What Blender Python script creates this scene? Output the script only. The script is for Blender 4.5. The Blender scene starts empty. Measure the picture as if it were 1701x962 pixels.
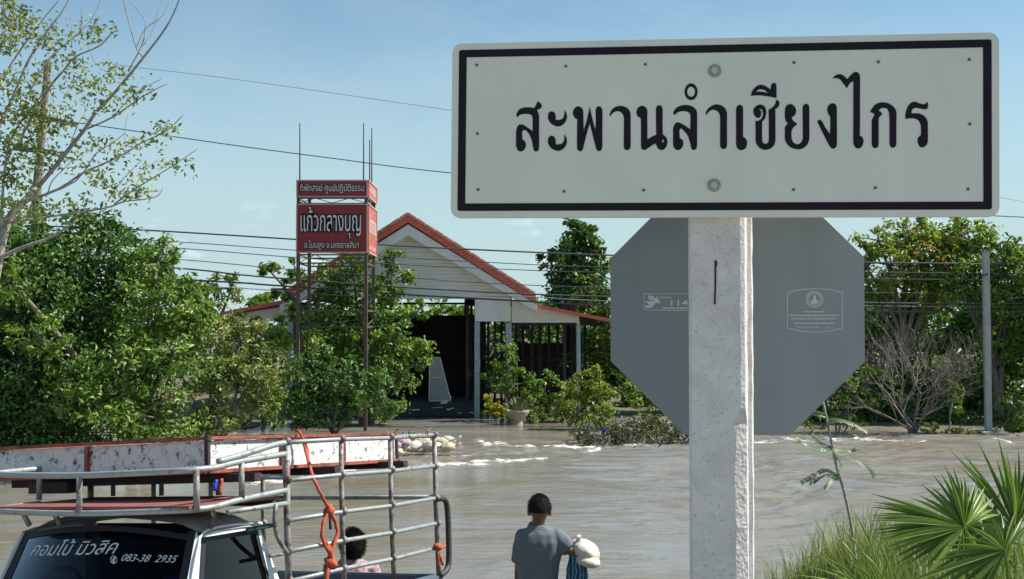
import bpy, bmesh, math, random
import numpy as np
from mathutils import Vector, Matrix
from math import radians as R, sin, cos, pi

random.seed(7)
rng = np.random.default_rng(7)
scene = bpy.context.scene
COL = scene.collection

# ---------------------------------------------------------------- camera, sky, sun
CAM = Vector((0.0, 0.0, 2.9)); FPX = 2000.0; CX, CY = 850.5, 481.0
PITCH = math.atan(59 / FPX)
cd = bpy.data.cameras.new('camera'); cam = bpy.data.objects.new('camera', cd); COL.objects.link(cam)
cam.location = CAM; cam.rotation_euler = (pi / 2 + PITCH, 0, 0)
cd.sensor_width = 36; cd.lens = 36 * FPX / 1701; cd.clip_start = 0.05; cd.clip_end = 9000
scene.camera = cam
SUN = Vector((0.72, 0.11, 0.80)).normalized()
SUN_EL = math.asin(SUN.z)
sd = bpy.data.lights.new('sun', 'SUN'); sd.energy = 5.0; sd.angle = R(0.55); sd.color = (1.0, 0.95, 0.86)
so = bpy.data.objects.new('sun', sd); COL.objects.link(so)
so.rotation_euler = (-SUN).to_track_quat('-Z', 'Y').to_euler()
scene.view_settings.view_transform = 'Standard'; scene.view_settings.look = 'None'
scene.view_settings.exposure = 0.55; scene.view_settings.gamma = 1
W = bpy.data.worlds.new('World'); scene.world = W; W.use_nodes = True
nt = W.node_tree; nt.nodes.clear()
def wn(t): return nt.nodes.new(t)
out = wn('ShaderNodeOutputWorld'); bg = wn('ShaderNodeBackground'); sky = wn('ShaderNodeTexSky')
sky.sky_type = 'NISHITA'; sky.sun_disc = False; sky.sun_elevation = SUN_EL
sky.sun_rotation = math.atan2(SUN.x, SUN.y); sky.air_density = 1.0; sky.dust_density = 0.0; sky.ozone_density = 1.0
bg.inputs['Strength'].default_value = 0.082
tc = wn('ShaderNodeTexCoord'); mp = wn('ShaderNodeMapping'); mp.inputs['Scale'].default_value = (1, 1, 3.2)
nz = wn('ShaderNodeTexNoise'); nz.inputs['Scale'].default_value = 2.6; nz.inputs['Detail'].default_value = 8; nz.inputs['Roughness'].default_value = 0.58
rp = wn('ShaderNodeValToRGB'); rp.color_ramp.elements[0].position = 0.46; rp.color_ramp.elements[1].position = 0.78
sep = wn('ShaderNodeSeparateXYZ')
lo = wn('ShaderNodeMapRange'); lo.inputs['From Min'].default_value = 0.30; lo.inputs['From Max'].default_value = 0.0
lo.inputs['To Min'].default_value = 0.38; lo.inputs['To Max'].default_value = 0.85
mul = wn('ShaderNodeMath'); mul.operation = 'MULTIPLY'
mixc = wn('ShaderNodeMixRGB'); mixc.inputs['Color2'].default_value = (4.7, 6.0, 6.7, 1)
tint = wn('ShaderNodeMixRGB'); tint.blend_type = 'MULTIPLY'; tint.inputs['Fac'].default_value = 1
tint.inputs['Color2'].default_value = (0.96, 1.11, 1.07, 1)
# small cumulus tufts low in the sky
nz2 = wn('ShaderNodeTexNoise'); nz2.inputs['Scale'].default_value = 13; nz2.inputs['Detail'].default_value = 9; nz2.inputs['Roughness'].default_value = 0.55
rp2 = wn('ShaderNodeValToRGB'); rp2.color_ramp.elements[0].position = 0.60; rp2.color_ramp.elements[1].position = 0.70
lo2 = wn('ShaderNodeMapRange'); lo2.inputs['From Min'].default_value = 0.11; lo2.inputs['From Max'].default_value = 0.04
mul2 = wn('ShaderNodeMath'); mul2.operation = 'MULTIPLY'
mixc2 = wn('ShaderNodeMixRGB'); mixc2.inputs['Color2'].default_value = (8.2, 8.8, 9.0, 1)
L = nt.links.new
L(tc.outputs['Generated'], mp.inputs['Vector']); L(mp.outputs[0], nz.inputs['Vector']); L(mp.outputs[0], nz2.inputs['Vector'])
L(tc.outputs['Generated'], sep.inputs[0]); L(sep.outputs['Z'], lo.inputs['Value']); L(sep.outputs['Z'], lo2.inputs['Value'])
L(nz.outputs['Fac'], rp.inputs['Fac']); L(rp.outputs['Color'], mul.inputs[0]); L(lo.outputs[0], mul.inputs[1])
L(nz2.outputs['Fac'], rp2.inputs['Fac']); L(rp2.outputs['Color'], mul2.inputs[0]); L(lo2.outputs[0], mul2.inputs[1])
L(sky.outputs[0], tint.inputs['Color1']); L(tint.outputs[0], mixc.inputs['Color1']); L(mul.outputs[0], mixc.inputs['Fac'])
hz_ = wn('ShaderNodeMapRange'); hz_.interpolation_type = 'SMOOTHSTEP'; hz_.inputs['From Min'].default_value = 0.30; hz_.inputs['From Max'].default_value = 0.02; hz_.inputs['To Min'].default_value = 0.0; hz_.inputs['To Max'].default_value = 0.88
mixh = wn('ShaderNodeMixRGB'); mixh.inputs['Color2'].default_value = (4.3, 5.75, 6.15, 1)
L(sep.outputs['Z'], hz_.inputs['Value']); L(hz_.outputs[0], mixh.inputs['Fac']); L(mixc.outputs[0], mixh.inputs['Color1'])
L(mixh.outputs[0], mixc2.inputs['Color1']); L(mul2.outputs[0], mixc2.inputs['Fac'])
L(mixc2.outputs[0], bg.inputs['Color']); L(bg.outputs[0], out.inputs['Surface'])

# ---------------------------------------------------------------- measuring
FW = Vector((0, cos(PITCH), sin(PITCH))); UP = Vector((0, -sin(PITCH), cos(PITCH)))
def ray(px, py): return FW + Vector((1, 0, 0)) * ((px - CX) / FPX) + UP * ((CY - py) / FPX)
def at(px, py, Y):
    d = ray(px, py); return CAM + d * (Y / d.y)
def on_plane(px, py, p, n):
    d = ray(px, py); return CAM + d * ((p - CAM).dot(n) / d.dot(n))
def ground(px, py, z=0.0): return on_plane(px, py, Vector((0, 0, z)), Vector((0, 0, 1)))

# ---------------------------------------------------------------- materials
def mat(name, color, rough=0.6, metal=0.0, var=0.0, scale=8.0, col2=None, bump=0.0, bscale=60.0, spec=0.5, coord='Object', lo_=0.35, hi_=0.65, stretch=None):
    m = bpy.data.materials.new(name); m.use_nodes = True; t = m.node_tree; b = t.nodes['Principled BSDF']
    b.inputs['Roughness'].default_value = rough; b.inputs['Metallic'].default_value = metal
    b.inputs['Specular IOR Level'].default_value = spec
    c = tuple(color) + (1,)
    b.inputs['Base Color'].default_value = c
    co = t.nodes.new('ShaderNodeTexCoord'); src = co.outputs[coord]
    if stretch:
        mpn = t.nodes.new('ShaderNodeMapping'); mpn.inputs['Scale'].default_value = stretch
        t.links.new(src, mpn.inputs['Vector']); src = mpn.outputs[0]
    if var or col2:
        n = t.nodes.new('ShaderNodeTexNoise'); n.inputs['Scale'].default_value = scale; n.inputs['Detail'].default_value = 6; n.inputs['Roughness'].default_value = 0.65
        r = t.nodes.new('ShaderNodeValToRGB'); r.color_ramp.elements[0].position = lo_; r.color_ramp.elements[1].position = hi_
        c2 = tuple(col2) if col2 else tuple(x * (1 - var) for x in color)
        r.color_ramp.elements[0].color = c2 + (1,); r.color_ramp.elements[1].color = c
        t.links.new(src, n.inputs['Vector']); t.links.new(n.outputs['Fac'], r.inputs['Fac']); t.links.new(r.outputs['Color'], b.inputs['Base Color'])
    if bump:
        n2 = t.nodes.new('ShaderNodeTexNoise'); n2.inputs['Scale'].default_value = bscale; n2.inputs['Detail'].default_value = 5
        bu = t.nodes.new('ShaderNodeBump'); bu.inputs['Strength'].default_value = bump; bu.inputs['Distance'].default_value = 0.01
        t.links.new(src, n2.inputs['Vector']); t.links.new(n2.outputs['Fac'], bu.inputs['Height']); t.links.new(bu.outputs[0], b.inputs['Normal'])
    return m
def leafmat(name, cols, trans=0.3, rough=0.45, spec=0.4):
    m = bpy.data.materials.new(name); m.use_nodes = True; t = m.node_tree; b = t.nodes['Principled BSDF']
    a = t.nodes.new('ShaderNodeAttribute'); a.attribute_name = 'tint'
    r = t.nodes.new('ShaderNodeValToRGB'); r.color_ramp.interpolation = 'LINEAR'
    els = r.color_ramp.elements
    els[0].position = 0; els[0].color = tuple(cols[0]) + (1,); els[1].position = 1; els[1].color = tuple(cols[-1]) + (1,)
    for i, c in enumerate(cols[1:-1]):
        e = els.new((i + 1) / (len(cols) - 1)); e.color = tuple(c) + (1,)
    t.links.new(a.outputs['Fac'], r.inputs['Fac']); t.links.new(r.outputs[0], b.inputs['Base Color'])
    b.inputs['Roughness'].default_value = rough; b.inputs['Specular IOR Level'].default_value = spec
    tr = t.nodes.new('ShaderNodeBsdfTranslucent'); mx = t.nodes.new('ShaderNodeMixShader'); mx.inputs[0].default_value = trans
    br = t.nodes.new('ShaderNodeMixRGB'); br.blend_type = 'MULTIPLY'; br.inputs[0].default_value = 1; br.inputs['Color2'].default_value = (1.6, 1.7, 0.7, 1)
    t.links.new(r.outputs[0], br.inputs['Color1']); t.links.new(br.outputs[0], tr.inputs['Color'])
    o = t.nodes['Material Output']
    t.links.new(b.outputs[0], mx.inputs[1]); t.links.new(tr.outputs[0], mx.inputs[2]); t.links.new(mx.outputs[0], o.inputs['Surface'])
    return m

M = {}
M['sheet'] = mat('white_sheeting', (0.64, 0.64, 0.555), 0.42, var=0.07, scale=4, bump=0.05, bscale=300, spec=0.35, stretch=(1.5, 1.5, 0.7))
M['black'] = mat('black_print', (0.008, 0.007, 0.012), 0.55, spec=0.2)
M['alu'] = mat('aluminium_back', (0.215, 0.25, 0.265), 0.42, 0.3, var=0.26, scale=1.8, bump=0.05, bscale=9, lo_=0.3, hi_=0.7, stretch=(1.6, 1.6, 0.5))
M['sticker'] = mat('sticker_silver', (0.48, 0.52, 0.54), 0.45, var=0.15, scale=60)
M['bolt'] = mat('zinc_bolt', (0.52, 0.52, 0.48), 0.5, 0.15, var=0.3, scale=120)
M['washer'] = mat('grey_washer', (0.34, 0.35, 0.32), 0.5, 0.15, var=0.3, scale=150)
M['rivet'] = mat('rivet_dark', (0.12, 0.13, 0.12), 0.5, 0.5)
M['ink'] = mat('dark_ink', (0.03, 0.008, 0.012), 0.6)

# post: weathered white painted concrete
def postmat():
    m = mat('painted_concrete', (0.54, 0.52, 0.50), 0.8, bump=0.35, bscale=140)
    t = m.node_tree; b = t.nodes['Principled BSDF']
    co = t.nodes.new('ShaderNodeTexCoord')
    n = t.nodes.new('ShaderNodeTexNoise'); n.inputs['Scale'].default_value = 7; n.inputs['Detail'].default_value = 10; n.inputs['Roughness'].default_value = 0.7
    n2 = t.nodes.new('ShaderNodeTexNoise'); n2.inputs['Scale'].default_value = 130; n2.inputs['Detail'].default_value = 3
    r = t.nodes.new('ShaderNodeValToRGB'); r.color_ramp.elements[0].position = 0.3; r.color_ramp.elements[1].position = 0.66
    r.color_ramp.elements[0].color = (0.46, 0.44, 0.415, 1); r.color_ramp.elements[1].color = (0.68, 0.655, 0.63, 1)
    r2 = t.nodes.new('ShaderNodeValToRGB'); r2.color_ramp.elements[0].position = 0.25; r2.color_ramp.elements[1].position = 0.42
    r2.color_ramp.elements[0].color = (0.6, 0.6, 0.6, 1); r2.color_ramp.elements[1].color = (1, 1, 1, 1)
    mx = t.nodes.new('ShaderNodeMixRGB'); mx.blend_type = 'MULTIPLY'; mx.inputs[0].default_value = 1
    K = t.links.new
    K(co.outputs['Object'], n.inputs['Vector']); K(co.outputs['Object'], n2.inputs['Vector'])
    K(n.outputs['Fac'], r.inputs['Fac']); K(n2.outputs['Fac'], r2.inputs['Fac']); K(r.outputs[0], mx.inputs['Color1']); K(r2.outputs[0], mx.inputs['Color2']); K(mx.outputs[0], b.inputs['Base Color'])
    return m
M['post'] = postmat()
M['chip'] = mat('bare_concrete', (0.56, 0.55, 0.53), 0.9, var=0.35, scale=40, bump=0.8, bscale=90)

M['bark'] = mat('bark', (0.22, 0.19, 0.15), 0.9, var=0.5, scale=12, bump=0.5, bscale=40)
M['bark_pale'] = mat('bark_pale', (0.42, 0.38, 0.34), 0.9, var=0.45, scale=14, bump=0.4, bscale=40)
M['bark_scrub'] = mat('bark_scrub', (0.27, 0.225, 0.20), 0.9, var=0.4, scale=14)
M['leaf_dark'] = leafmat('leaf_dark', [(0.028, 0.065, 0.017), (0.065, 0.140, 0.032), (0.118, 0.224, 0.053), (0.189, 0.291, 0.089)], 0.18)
M['leaf_mid'] = leafmat('leaf_mid', [(0.050, 0.095, 0.019), (0.118, 0.207, 0.036), (0.201, 0.314, 0.058), (0.283, 0.370, 0.105)], 0.22)
M['leaf_lime'] = leafmat('leaf_lime', [(0.083, 0.134, 0.025), (0.189, 0.269, 0.047), (0.307, 0.370, 0.079), (0.378, 0.392, 0.137)], 0.25)
M['leaf_olive'] = leafmat('leaf_olive', [(0.07, 0.105, 0.03), (0.15, 0.20, 0.055), (0.26, 0.30, 0.10), (0.40, 0.41, 0.17)], 0.2)
M['leaf_yellow'] = leafmat('leaf_yellow', [(0.200, 0.220, 0.020), (0.360, 0.360, 0.030), (0.500, 0.440, 0.040)], 0.3)
M['flower'] = leafmat('flower_yellow', [(0.22, 0.19, 0.04), (0.33, 0.25, 0.05), (0.30, 0.22, 0.08)], 0.25)
M['leaf_scrub'] = leafmat('leaf_scrub', [(0.060, 0.054, 0.048), (0.120, 0.120, 0.090), (0.108, 0.144, 0.048), (0.204, 0.180, 0.168)], 0.15)
M['palm'] = leafmat('palm_leaf', [(0.08, 0.14, 0.03), (0.17, 0.26, 0.05), (0.30, 0.38, 0.10)], 0.3, 0.38)
M['grass'] = leafmat('grass_blade', [(0.07, 0.13, 0.035), (0.13, 0.20, 0.05), (0.22, 0.26, 0.09), (0.38, 0.34, 0.19)], 0.25, 0.55)
M['white_flower'] = mat('white_petals', (0.75, 0.74, 0.66), 0.6)

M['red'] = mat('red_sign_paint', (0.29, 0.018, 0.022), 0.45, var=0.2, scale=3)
M['redside'] = mat('sunlit_red_paint', (0.50, 0.13, 0.10), 0.5, var=0.25, scale=4)  # lighter copy of the sign red: sun on the tower's side put into paint
M['trim'] = mat('pinkish_trim', (0.55, 0.36, 0.34), 0.55)
M['lett'] = mat('white_lettering', (0.72, 0.74, 0.72), 0.5)
M['rust'] = mat('rusty_steel', (0.16, 0.115, 0.09), 0.8, var=0.5, scale=20, bump=0.3)
M['dsteel'] = mat('dark_steel', (0.06, 0.06, 0.06), 0.6, 0.3)
M['roofred'] = mat('roof_red', (0.74, 0.17, 0.12), 0.6, var=0.25, scale=3)
M['rooforange'] = mat('roof_orange', (0.82, 0.36, 0.28), 0.6, var=0.3, scale=4)
M['tile'] = mat('roof_tile', (0.36, 0.08, 0.05), 0.7, var=0.4, scale=6)
M['fascia'] = mat('white_fascia', (0.80, 0.80, 0.78), 0.7, var=0.12, scale=3)
M['siding'] = mat('cream_siding', (0.80, 0.79, 0.73), 0.75, var=0.14, scale=2.5)
M['panelw'] = mat('white_panel', (0.82, 0.82, 0.80), 0.7, var=0.15, scale=2)
M['column'] = mat('blue_white_column', (0.45, 0.50, 0.52), 0.75, var=0.3, scale=6)
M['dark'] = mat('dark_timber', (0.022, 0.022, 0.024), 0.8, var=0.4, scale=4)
M['plinth'] = mat('shaded_plinth', (0.05, 0.07, 0.07), 0.85, var=0.5, scale=6, bump=0.3)  # dark teal plinth, the shade on it included in the colour
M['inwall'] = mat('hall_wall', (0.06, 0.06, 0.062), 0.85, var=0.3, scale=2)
M['grey'] = mat('grey_metal', (0.38, 0.40, 0.42), 0.5, 0.2, var=0.1)
M['sheetblue'] = mat('pale_translucent_sheet', (0.55, 0.62, 0.70), 0.5)
M['pot'] = mat('clay_pot', (0.42, 0.37, 0.30), 0.85, var=0.3, scale=20, bump=0.3)
M['concrete'] = mat('pole_concrete', (0.42, 0.42, 0.40), 0.85, var=0.25, scale=6, bump=0.2)
M['polebrown'] = mat('weathered_pole', (0.22, 0.18, 0.15), 0.85, var=0.35, scale=8)
M['wire'] = mat('power_cable', (0.06, 0.075, 0.085), 0.6)
M['wirelight'] = mat('bare_cable', (0.30, 0.32, 0.33), 0.5, 0.4)
M['galv'] = mat('galvanised_tube', (0.33, 0.36, 0.36), 0.5, 0.3, col2=(0.20, 0.16, 0.14), scale=16, lo_=0.30, hi_=0.46, bump=0.15)
M['galvrust'] = mat('rusted_tube', (0.30, 0.30, 0.29), 0.6, 0.25, col2=(0.13, 0.085, 0.075), scale=14, lo_=0.42, hi_=0.56, bump=0.3)
M['tray'] = None
M['redframe'] = mat('rusty_red_frame', (0.36, 0.085, 0.05), 0.65, col2=(0.11, 0.04, 0.035), scale=7, lo_=0.36, hi_=0.54, bump=0.2)
M['deck'] = mat('oxide_red_deck', (0.30, 0.10, 0.085), 0.75, var=0.35, scale=6)
M['darkrust'] = mat('dark_rust', (0.055, 0.03, 0.03), 0.8, var=0.4, scale=10)
M['carwhite'] = mat('white_car_paint', (0.80, 0.81, 0.82), 0.25, var=0.04, scale=3, spec=0.6)
M['carshade'] = mat('shaded_roof_paint', (0.55, 0.55, 0.53), 0.5, col2=(0.38, 0.37, 0.35), scale=9, lo_=0.35, hi_=0.7, spec=0.3)  # white cab roof greyed: the rack's shade is put into its colour
M['rubber'] = mat('black_rubber', (0.015, 0.015, 0.017), 0.6)
M['glass'] = mat('dark_car_glass', (0.012, 0.022, 0.045), 0.04, spec=0.8)
M['sticker_w'] = mat('white_vinyl', (0.62, 0.66, 0.68), 0.5)
M['blue'] = mat('blue_plastic', (0.02, 0.05, 0.5), 0.5)
M['rope'] = mat('orange_rope', (0.62, 0.12, 0.055), 0.75, var=0.35, scale=50, bump=0.6, bscale=200)
M['ropegreen'] = mat('green_hose', (0.02, 0.07, 0.045), 0.6)
M['skin'] = mat('brown_skin', (0.19, 0.08, 0.05), 0.5, var=0.12, scale=12)
M['hair'] = mat('black_hair', (0.009, 0.008, 0.009), 0.6, bump=0.8, bscale=260, spec=0.2)
M['shirt'] = mat('grey_knit', (0.165, 0.19, 0.215), 0.9, var=0.22, scale=30, bump=0.3, bscale=250)
M['pink'] = mat('pink_print_shirt', (0.56, 0.36, 0.40), 0.9, col2=(0.22, 0.13, 0.17), scale=26, lo_=0.42, hi_=0.50)
M['trouser'] = mat('dark_trousers', (0.03, 0.035, 0.05), 0.9)
M['sack'] = mat('white_woven_sack', (0.66, 0.60, 0.50), 0.75, var=0.12, scale=14, bump=0.3, bscale=200)
M['sackpink'] = mat('pink_woven_sack', (0.50, 0.34, 0.38), 0.8, var=0.25, scale=8, bump=0.3)
M['sackyel'] = mat('yellowish_sack', (0.60, 0.53, 0.36), 0.8, var=0.3, scale=8, bump=0.3)
def stripes():
    m = mat('blue_striped_cloth', (0.1, 0.3, 0.4), 0.85); t = m.node_tree; b = t.nodes['Principled BSDF']
    co = t.nodes.new('ShaderNodeTexCoord'); w = t.nodes.new('ShaderNodeTexWave'); w.inputs['Scale'].default_value = 11; w.inputs['Distortion'].default_value = 5
    r = t.nodes.new('ShaderNodeValToRGB'); r.color_ramp.elements[0].position = 0.5; r.color_ramp.elements[1].position = 0.8
    r.color_ramp.elements[0].color = (0.02, 0.05, 0.09, 1); r.color_ramp.elements[1].color = (0.13, 0.28, 0.38, 1)
    t.links.new(co.outputs['Object'], w.inputs['Vector']); t.links.new(w.outputs['Fac'], r.inputs['Fac']); t.links.new(r.outputs[0], b.inputs['Base Color'])
    return m
M['stripe'] = stripes()
def traymat():
    m = mat('peeling_white_paint', (0.62, 0.62, 0.60), 0.75, bump=0.5, bscale=70); t = m.node_tree; b = t.nodes['Principled BSDF']
    co = t.nodes.new('ShaderNodeTexCoord'); K = t.links.new
    n = t.nodes.new('ShaderNodeTexNoise'); n.inputs['Scale'].default_value = 16; n.inputs['Detail'].default_value = 11; n.inputs['Roughness'].default_value = 0.76
    r = t.nodes.new('ShaderNodeValToRGB'); r.color_ramp.elements[0].position = 0.40; r.color_ramp.elements[1].position = 0.455
    r.color_ramp.elements[0].color = (0.10, 0.085, 0.08, 1); r.color_ramp.elements[1].color = (0.70, 0.71, 0.69, 1)
    v = t.nodes.new('ShaderNodeTexVoronoi'); v.feature = 'DISTANCE_TO_EDGE'; v.inputs['Scale'].default_value = 11
    r2 = t.nodes.new('ShaderNodeValToRGB'); r2.color_ramp.elements[0].position = 0.0; r2.color_ramp.elements[1].position = 0.03
    r2.color_ramp.elements[0].color = (0.35, 0.33, 0.3, 1); r2.color_ramp.elements[1].color = (1, 1, 1, 1)
    mm = t.nodes.new('ShaderNodeMixRGB'); mm.inputs[0].default_value = 0.12
    K(co.outputs['Object'], mm.inputs['Color1']); K(n.outputs['Color'], mm.inputs['Color2']); K(mm.outputs[0], v.inputs['Vector'])
    mx = t.nodes.new('ShaderNodeMixRGB'); mx.blend_type = 'MULTIPLY'; mx.inputs[0].default_value = 0.8
    K(co.outputs['Object'], n.inputs['Vector']); K(n.outputs['Fac'], r.inputs['Fac']); K(v.outputs['Distance'], r2.inputs['Fac'])
    K(r.outputs[0], mx.inputs['Color1']); K(r2.outputs[0], mx.inputs['Color2']); K(mx.outputs[0], b.inputs['Base Color'])
    return m
M['tray'] = traymat()

# ---------------------------------------------------------------- object helpers
OFF = {}
def thing(name, label, cat, loc=(0, 0, 0), group=None):
    o = bpy.data.objects.new(name, None); COL.objects.link(o); o.empty_display_size = 0.2
    o.location = loc; o['label'] = label; o['category'] = cat
    if group: o['group'] = group
    OFF[o.name] = Vector(loc); return o
def tag(o, label=None, cat=None, group=None, kind=None):
    if label: o['label'] = label
    if cat: o['category'] = cat
    if group: o['group'] = group
    if kind: o['kind'] = kind
    return o
def link(name, me, mats, parent=None, smooth=False):
    for m in (mats if isinstance(mats, (list, tuple)) else [mats]): me.materials.append(M[m] if isinstance(m, str) else m)
    if smooth: me.polygons.foreach_set('use_smooth', [True] * len(me.polygons))
    o = bpy.data.objects.new(name, me); COL.objects.link(o)
    if parent:
        o.parent = parent
        if parent.name in OFF: o.matrix_parent_inverse = Matrix.Translation(-OFF[parent.name])
    return o
class MB:
    def __init__(s): s.v = []; s.f = []; s.mi = []
    def add(s, vs, fs, mi=0):
        b = len(s.v); s.v += [tuple(x) for x in vs]; s.f += [tuple(i + b for i in f) for f in fs]; s.mi += [mi] * len(fs); return s
    def obox(s, c, ex, ey, ez, mi=0):
        c, ex, ey, ez = map(Vector, (c, ex, ey, ez))
        vs = [c + ex * a + ey * b + ez * d for a in (-1, 1) for b in (-1, 1) for d in (-1, 1)]
        return s.add(vs, [(0, 1, 3, 2), (4, 6, 7, 5), (0, 4, 5, 1), (2, 3, 7, 6), (0, 2, 6, 4), (1, 5, 7, 3)], mi)
    def box(s, a, b, mi=0):
        a, b = Vector(a), Vector(b); c = (a + b) / 2; h = (b - a) / 2
        return s.obox(c, (h.x, 0, 0), (0, h.y, 0), (0, 0, h.z), mi)
    def beam(s, a, b, w, h, up=(0, 0, 1), mi=0):
        a, b = Vector(a), Vector(b); d = (b - a); u = Vector(up); sd_ = d.cross(u)
        if sd_.length < 1e-6: sd_ = Vector((1, 0, 0))
        sd_.normalize(); u2 = sd_.cross(d).normalized()
        return s.obox((a + b) / 2, d / 2, sd_ * w / 2, u2 * h / 2, mi)
    def tube(s, pts, rad, n=8, mi=0, cap=True):
        pts = [Vector(p) for p in pts]; k = len(pts)
        if not isinstance(rad, (list, tuple)): rad = [rad] * k
        if len(rad) == 2 and k != 2: rad = [rad[0] + (rad[1] - rad[0]) * i / (k - 1) for i in range(k)]
        t = (pts[1] - pts[0]).normalized(); ref = Vector((0, 0, 1)) if abs(t.z) < 0.9 else Vector((1, 0, 0))
        nrm = t.cross(ref).normalized(); vs = []
        for i in range(k):
            tt = (pts[min(i + 1, k - 1)] - pts[max(i - 1, 0)])
            if tt.length > 1e-9: t = tt.normalized()
            nrm = (nrm - t * nrm.dot(t)); nrm = nrm.normalized() if nrm.length > 1e-6 else t.orthogonal().normalized()
            bn = t.cross(nrm)
            for j in range(n):
                a = 2 * pi * j / n; vs.append(pts[i] + (nrm * cos(a) + bn * sin(a)) * rad[i])
        fs = [(i * n + j, i * n + (j + 1) % n, (i + 1) * n + (j + 1) % n, (i + 1) * n + j) for i in range(k - 1) for j in range(n)]
        if cap: fs += [tuple(reversed(range(n))), tuple(range((k - 1) * n, k * n))]
        return s.add(vs, fs, mi)
    def ell(s, c, rx, ry, rz, n=12, m=8, mi=0, noise=0.0, rot=None):
        vs = []; c = Vector(c)
        for i in range(m + 1):
            th = pi * i / m
            for j in range(n):
                ph = 2 * pi * j / n; k = 1 + random.uniform(-noise, noise)
                p = Vector((rx * sin(th) * cos(ph) * k, ry * sin(th) * sin(ph) * k, rz * cos(th) * k))
                if rot: p = rot @ p
                vs.append(c + p)
        fs = [(i * n + j, (i + 1) * n + j, (i + 1) * n + (j + 1) % n, i * n + (j + 1) % n) for i in range(m) for j in range(n)]
        return s.add(vs, fs, mi)
    def prism(s, poly, d, mi=0):          # poly: list of Vectors in a plane; d: extrusion vector
        n = len(poly); d = Vector(d); poly = [Vector(p) for p in poly]
        vs = poly + [p + d for p in poly]
        return s.add(vs, [tuple(range(n)), tuple(reversed(range(n, 2 * n)))] + [(i, i + n, (i + 1) % n + n, (i + 1) % n) for i in range(n)], mi)
    def build(s, name, mats, parent=None, smooth=False, bevel=0, merge=False):
        me = bpy.data.meshes.new(name); me.from_pydata(s.v, [], s.f)
        me.polygons.foreach_set('material_index', s.mi)
        bm = bmesh.new(); bm.from_mesh(me)
        if merge: bmesh.ops.remove_doubles(bm, verts=bm.verts, dist=1e-5)
        bmesh.ops.recalc_face_normals(bm, faces=bm.faces)
        if bevel: bmesh.ops.bevel(bm, geom=[e for e in bm.edges], offset=bevel, segments=2, affect='EDGES', clamp_overlap=True)
        bm.to_mesh(me); bm.free(); me.update()
        o = link(name, me, mats, parent, smooth)
        if smooth and bevel: 
            pass
        return o
def smoothpts(P, k=5):
    P = [Vector(p) for p in P]; out_ = []
    for i in range(len(P) - 1):
        a = P[max(i - 1, 0)]; b = P[i]; c = P[i + 1]; d = P[min(i + 2, len(P) - 1)]
        for j in range(k):
            t = j / k
            out_.append(0.5 * ((2 * b) + (c - a) * t + (2 * a - 5 * b + 4 * c - d) * t * t + (3 * b - a - 3 * c + d) * t ** 3))
    out_.append(P[-1]); return out_
def closed_cr(P, k=5):                     # closed smooth outline, points with a third value keep their corner
    n = len(P); res = []
    def tan(i):
        if len(P[i]) > 2: return None
        a = P[i - 1]; c = P[(i + 1) % n]; return ((c[0] - a[0]) / 2, (c[1] - a[1]) / 2)
    for i in range(n):
        b = P[i]; c = P[(i + 1) % n]; ch = (c[0] - b[0], c[1] - b[1]); ln = math.hypot(*ch)
        tb = tan(i) or ch; tc_ = tan((i + 1) % n) or ch
        def lim(t):
            l_ = math.hypot(*t); s_ = min(1, ln / l_) if l_ > 0 else 1; return (t[0] * s_, t[1] * s_)
        tb = lim(tb); tc_ = lim(tc_)
        for j in range(k):
            t = j / k; h1 = 2 * t ** 3 - 3 * t * t + 1; h2 = t ** 3 - 2 * t * t + t; h3 = -2 * t ** 3 + 3 * t * t; h4 = t ** 3 - t * t
            res.append((h1 * b[0] + h2 * tb[0] + h3 * c[0] + h4 * tc_[0], h1 * b[1] + h2 * tb[1] + h3 * c[1] + h4 * tc_[1]))
    return res
def flat_mesh(loops, name, xf, thick=0.0):   # filled 2-D outlines (holes allowed) -> mesh mapped by xf(x, y)
    cu = bpy.data.curves.new(name, 'CURVE'); cu.dimensions = '2D'; cu.fill_mode = 'BOTH'; cu.extrude = thick
    for lp in loops:
        sp = cu.splines.new('POLY'); sp.points.add(len(lp) - 1); sp.use_cyclic_u = True
        for i, p in enumerate(lp): sp.points[i].co = (p[0], -p[1], 0, 1)
    ob = bpy.data.objects.new(name, cu); COL.objects.link(ob)
    dg = bpy.context.evaluated_depsgraph_get(); me = bpy.data.meshes.new_from_object(ob.evaluated_get(dg))
    bpy.data.objects.remove(ob); bpy.data.curves.remove(cu)
    for v in me.vertices: v.co = xf(v.co.x, -v.co.y, v.co.z)
    return me
def text_mesh(body, name, rect, origin, ex, ez, n, shear=0.0, offset=0.0, lift=0.0, bold=0.0):
    # fits the words into rect = (x0, z0, x1, z1) of the plane through origin
    cu = bpy.data.curves.new(name, 'FONT'); cu.body = body; cu.size = 1; cu.shear = shear; cu.offset = bold
    ob = bpy.data.objects.new(name, cu); COL.objects.link(ob)
    def grab():
        dg = bpy.context.evaluated_depsgraph_get(); dg.update(); return bpy.data.meshes.new_from_object(ob.evaluated_get(dg))
    me0 = grab(); xs = [v.co.x for v in me0.vertices]; ys = [v.co.y for v in me0.vertices]
    x0, x1, y0, y1 = min(xs), max(xs), min(ys), max(ys)
    if offset: cu.offset = bold + offset; me = grab()
    else: me = me0
    sx = (rect[2] - rect[0]) / (x1 - x0); sz = (rect[3] - rect[1]) / (y1 - y0)
    for v in me.vertices:
        x, y = v.co.x, v.co.y
        v.co = origin + ex * (rect[0] + (x - x0) * sx) + ez * (rect[1] + (y - y0) * sz) + n * lift
    me.materials.clear(); bpy.data.objects.remove(ob); bpy.data.curves.remove(cu)
    return me

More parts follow.
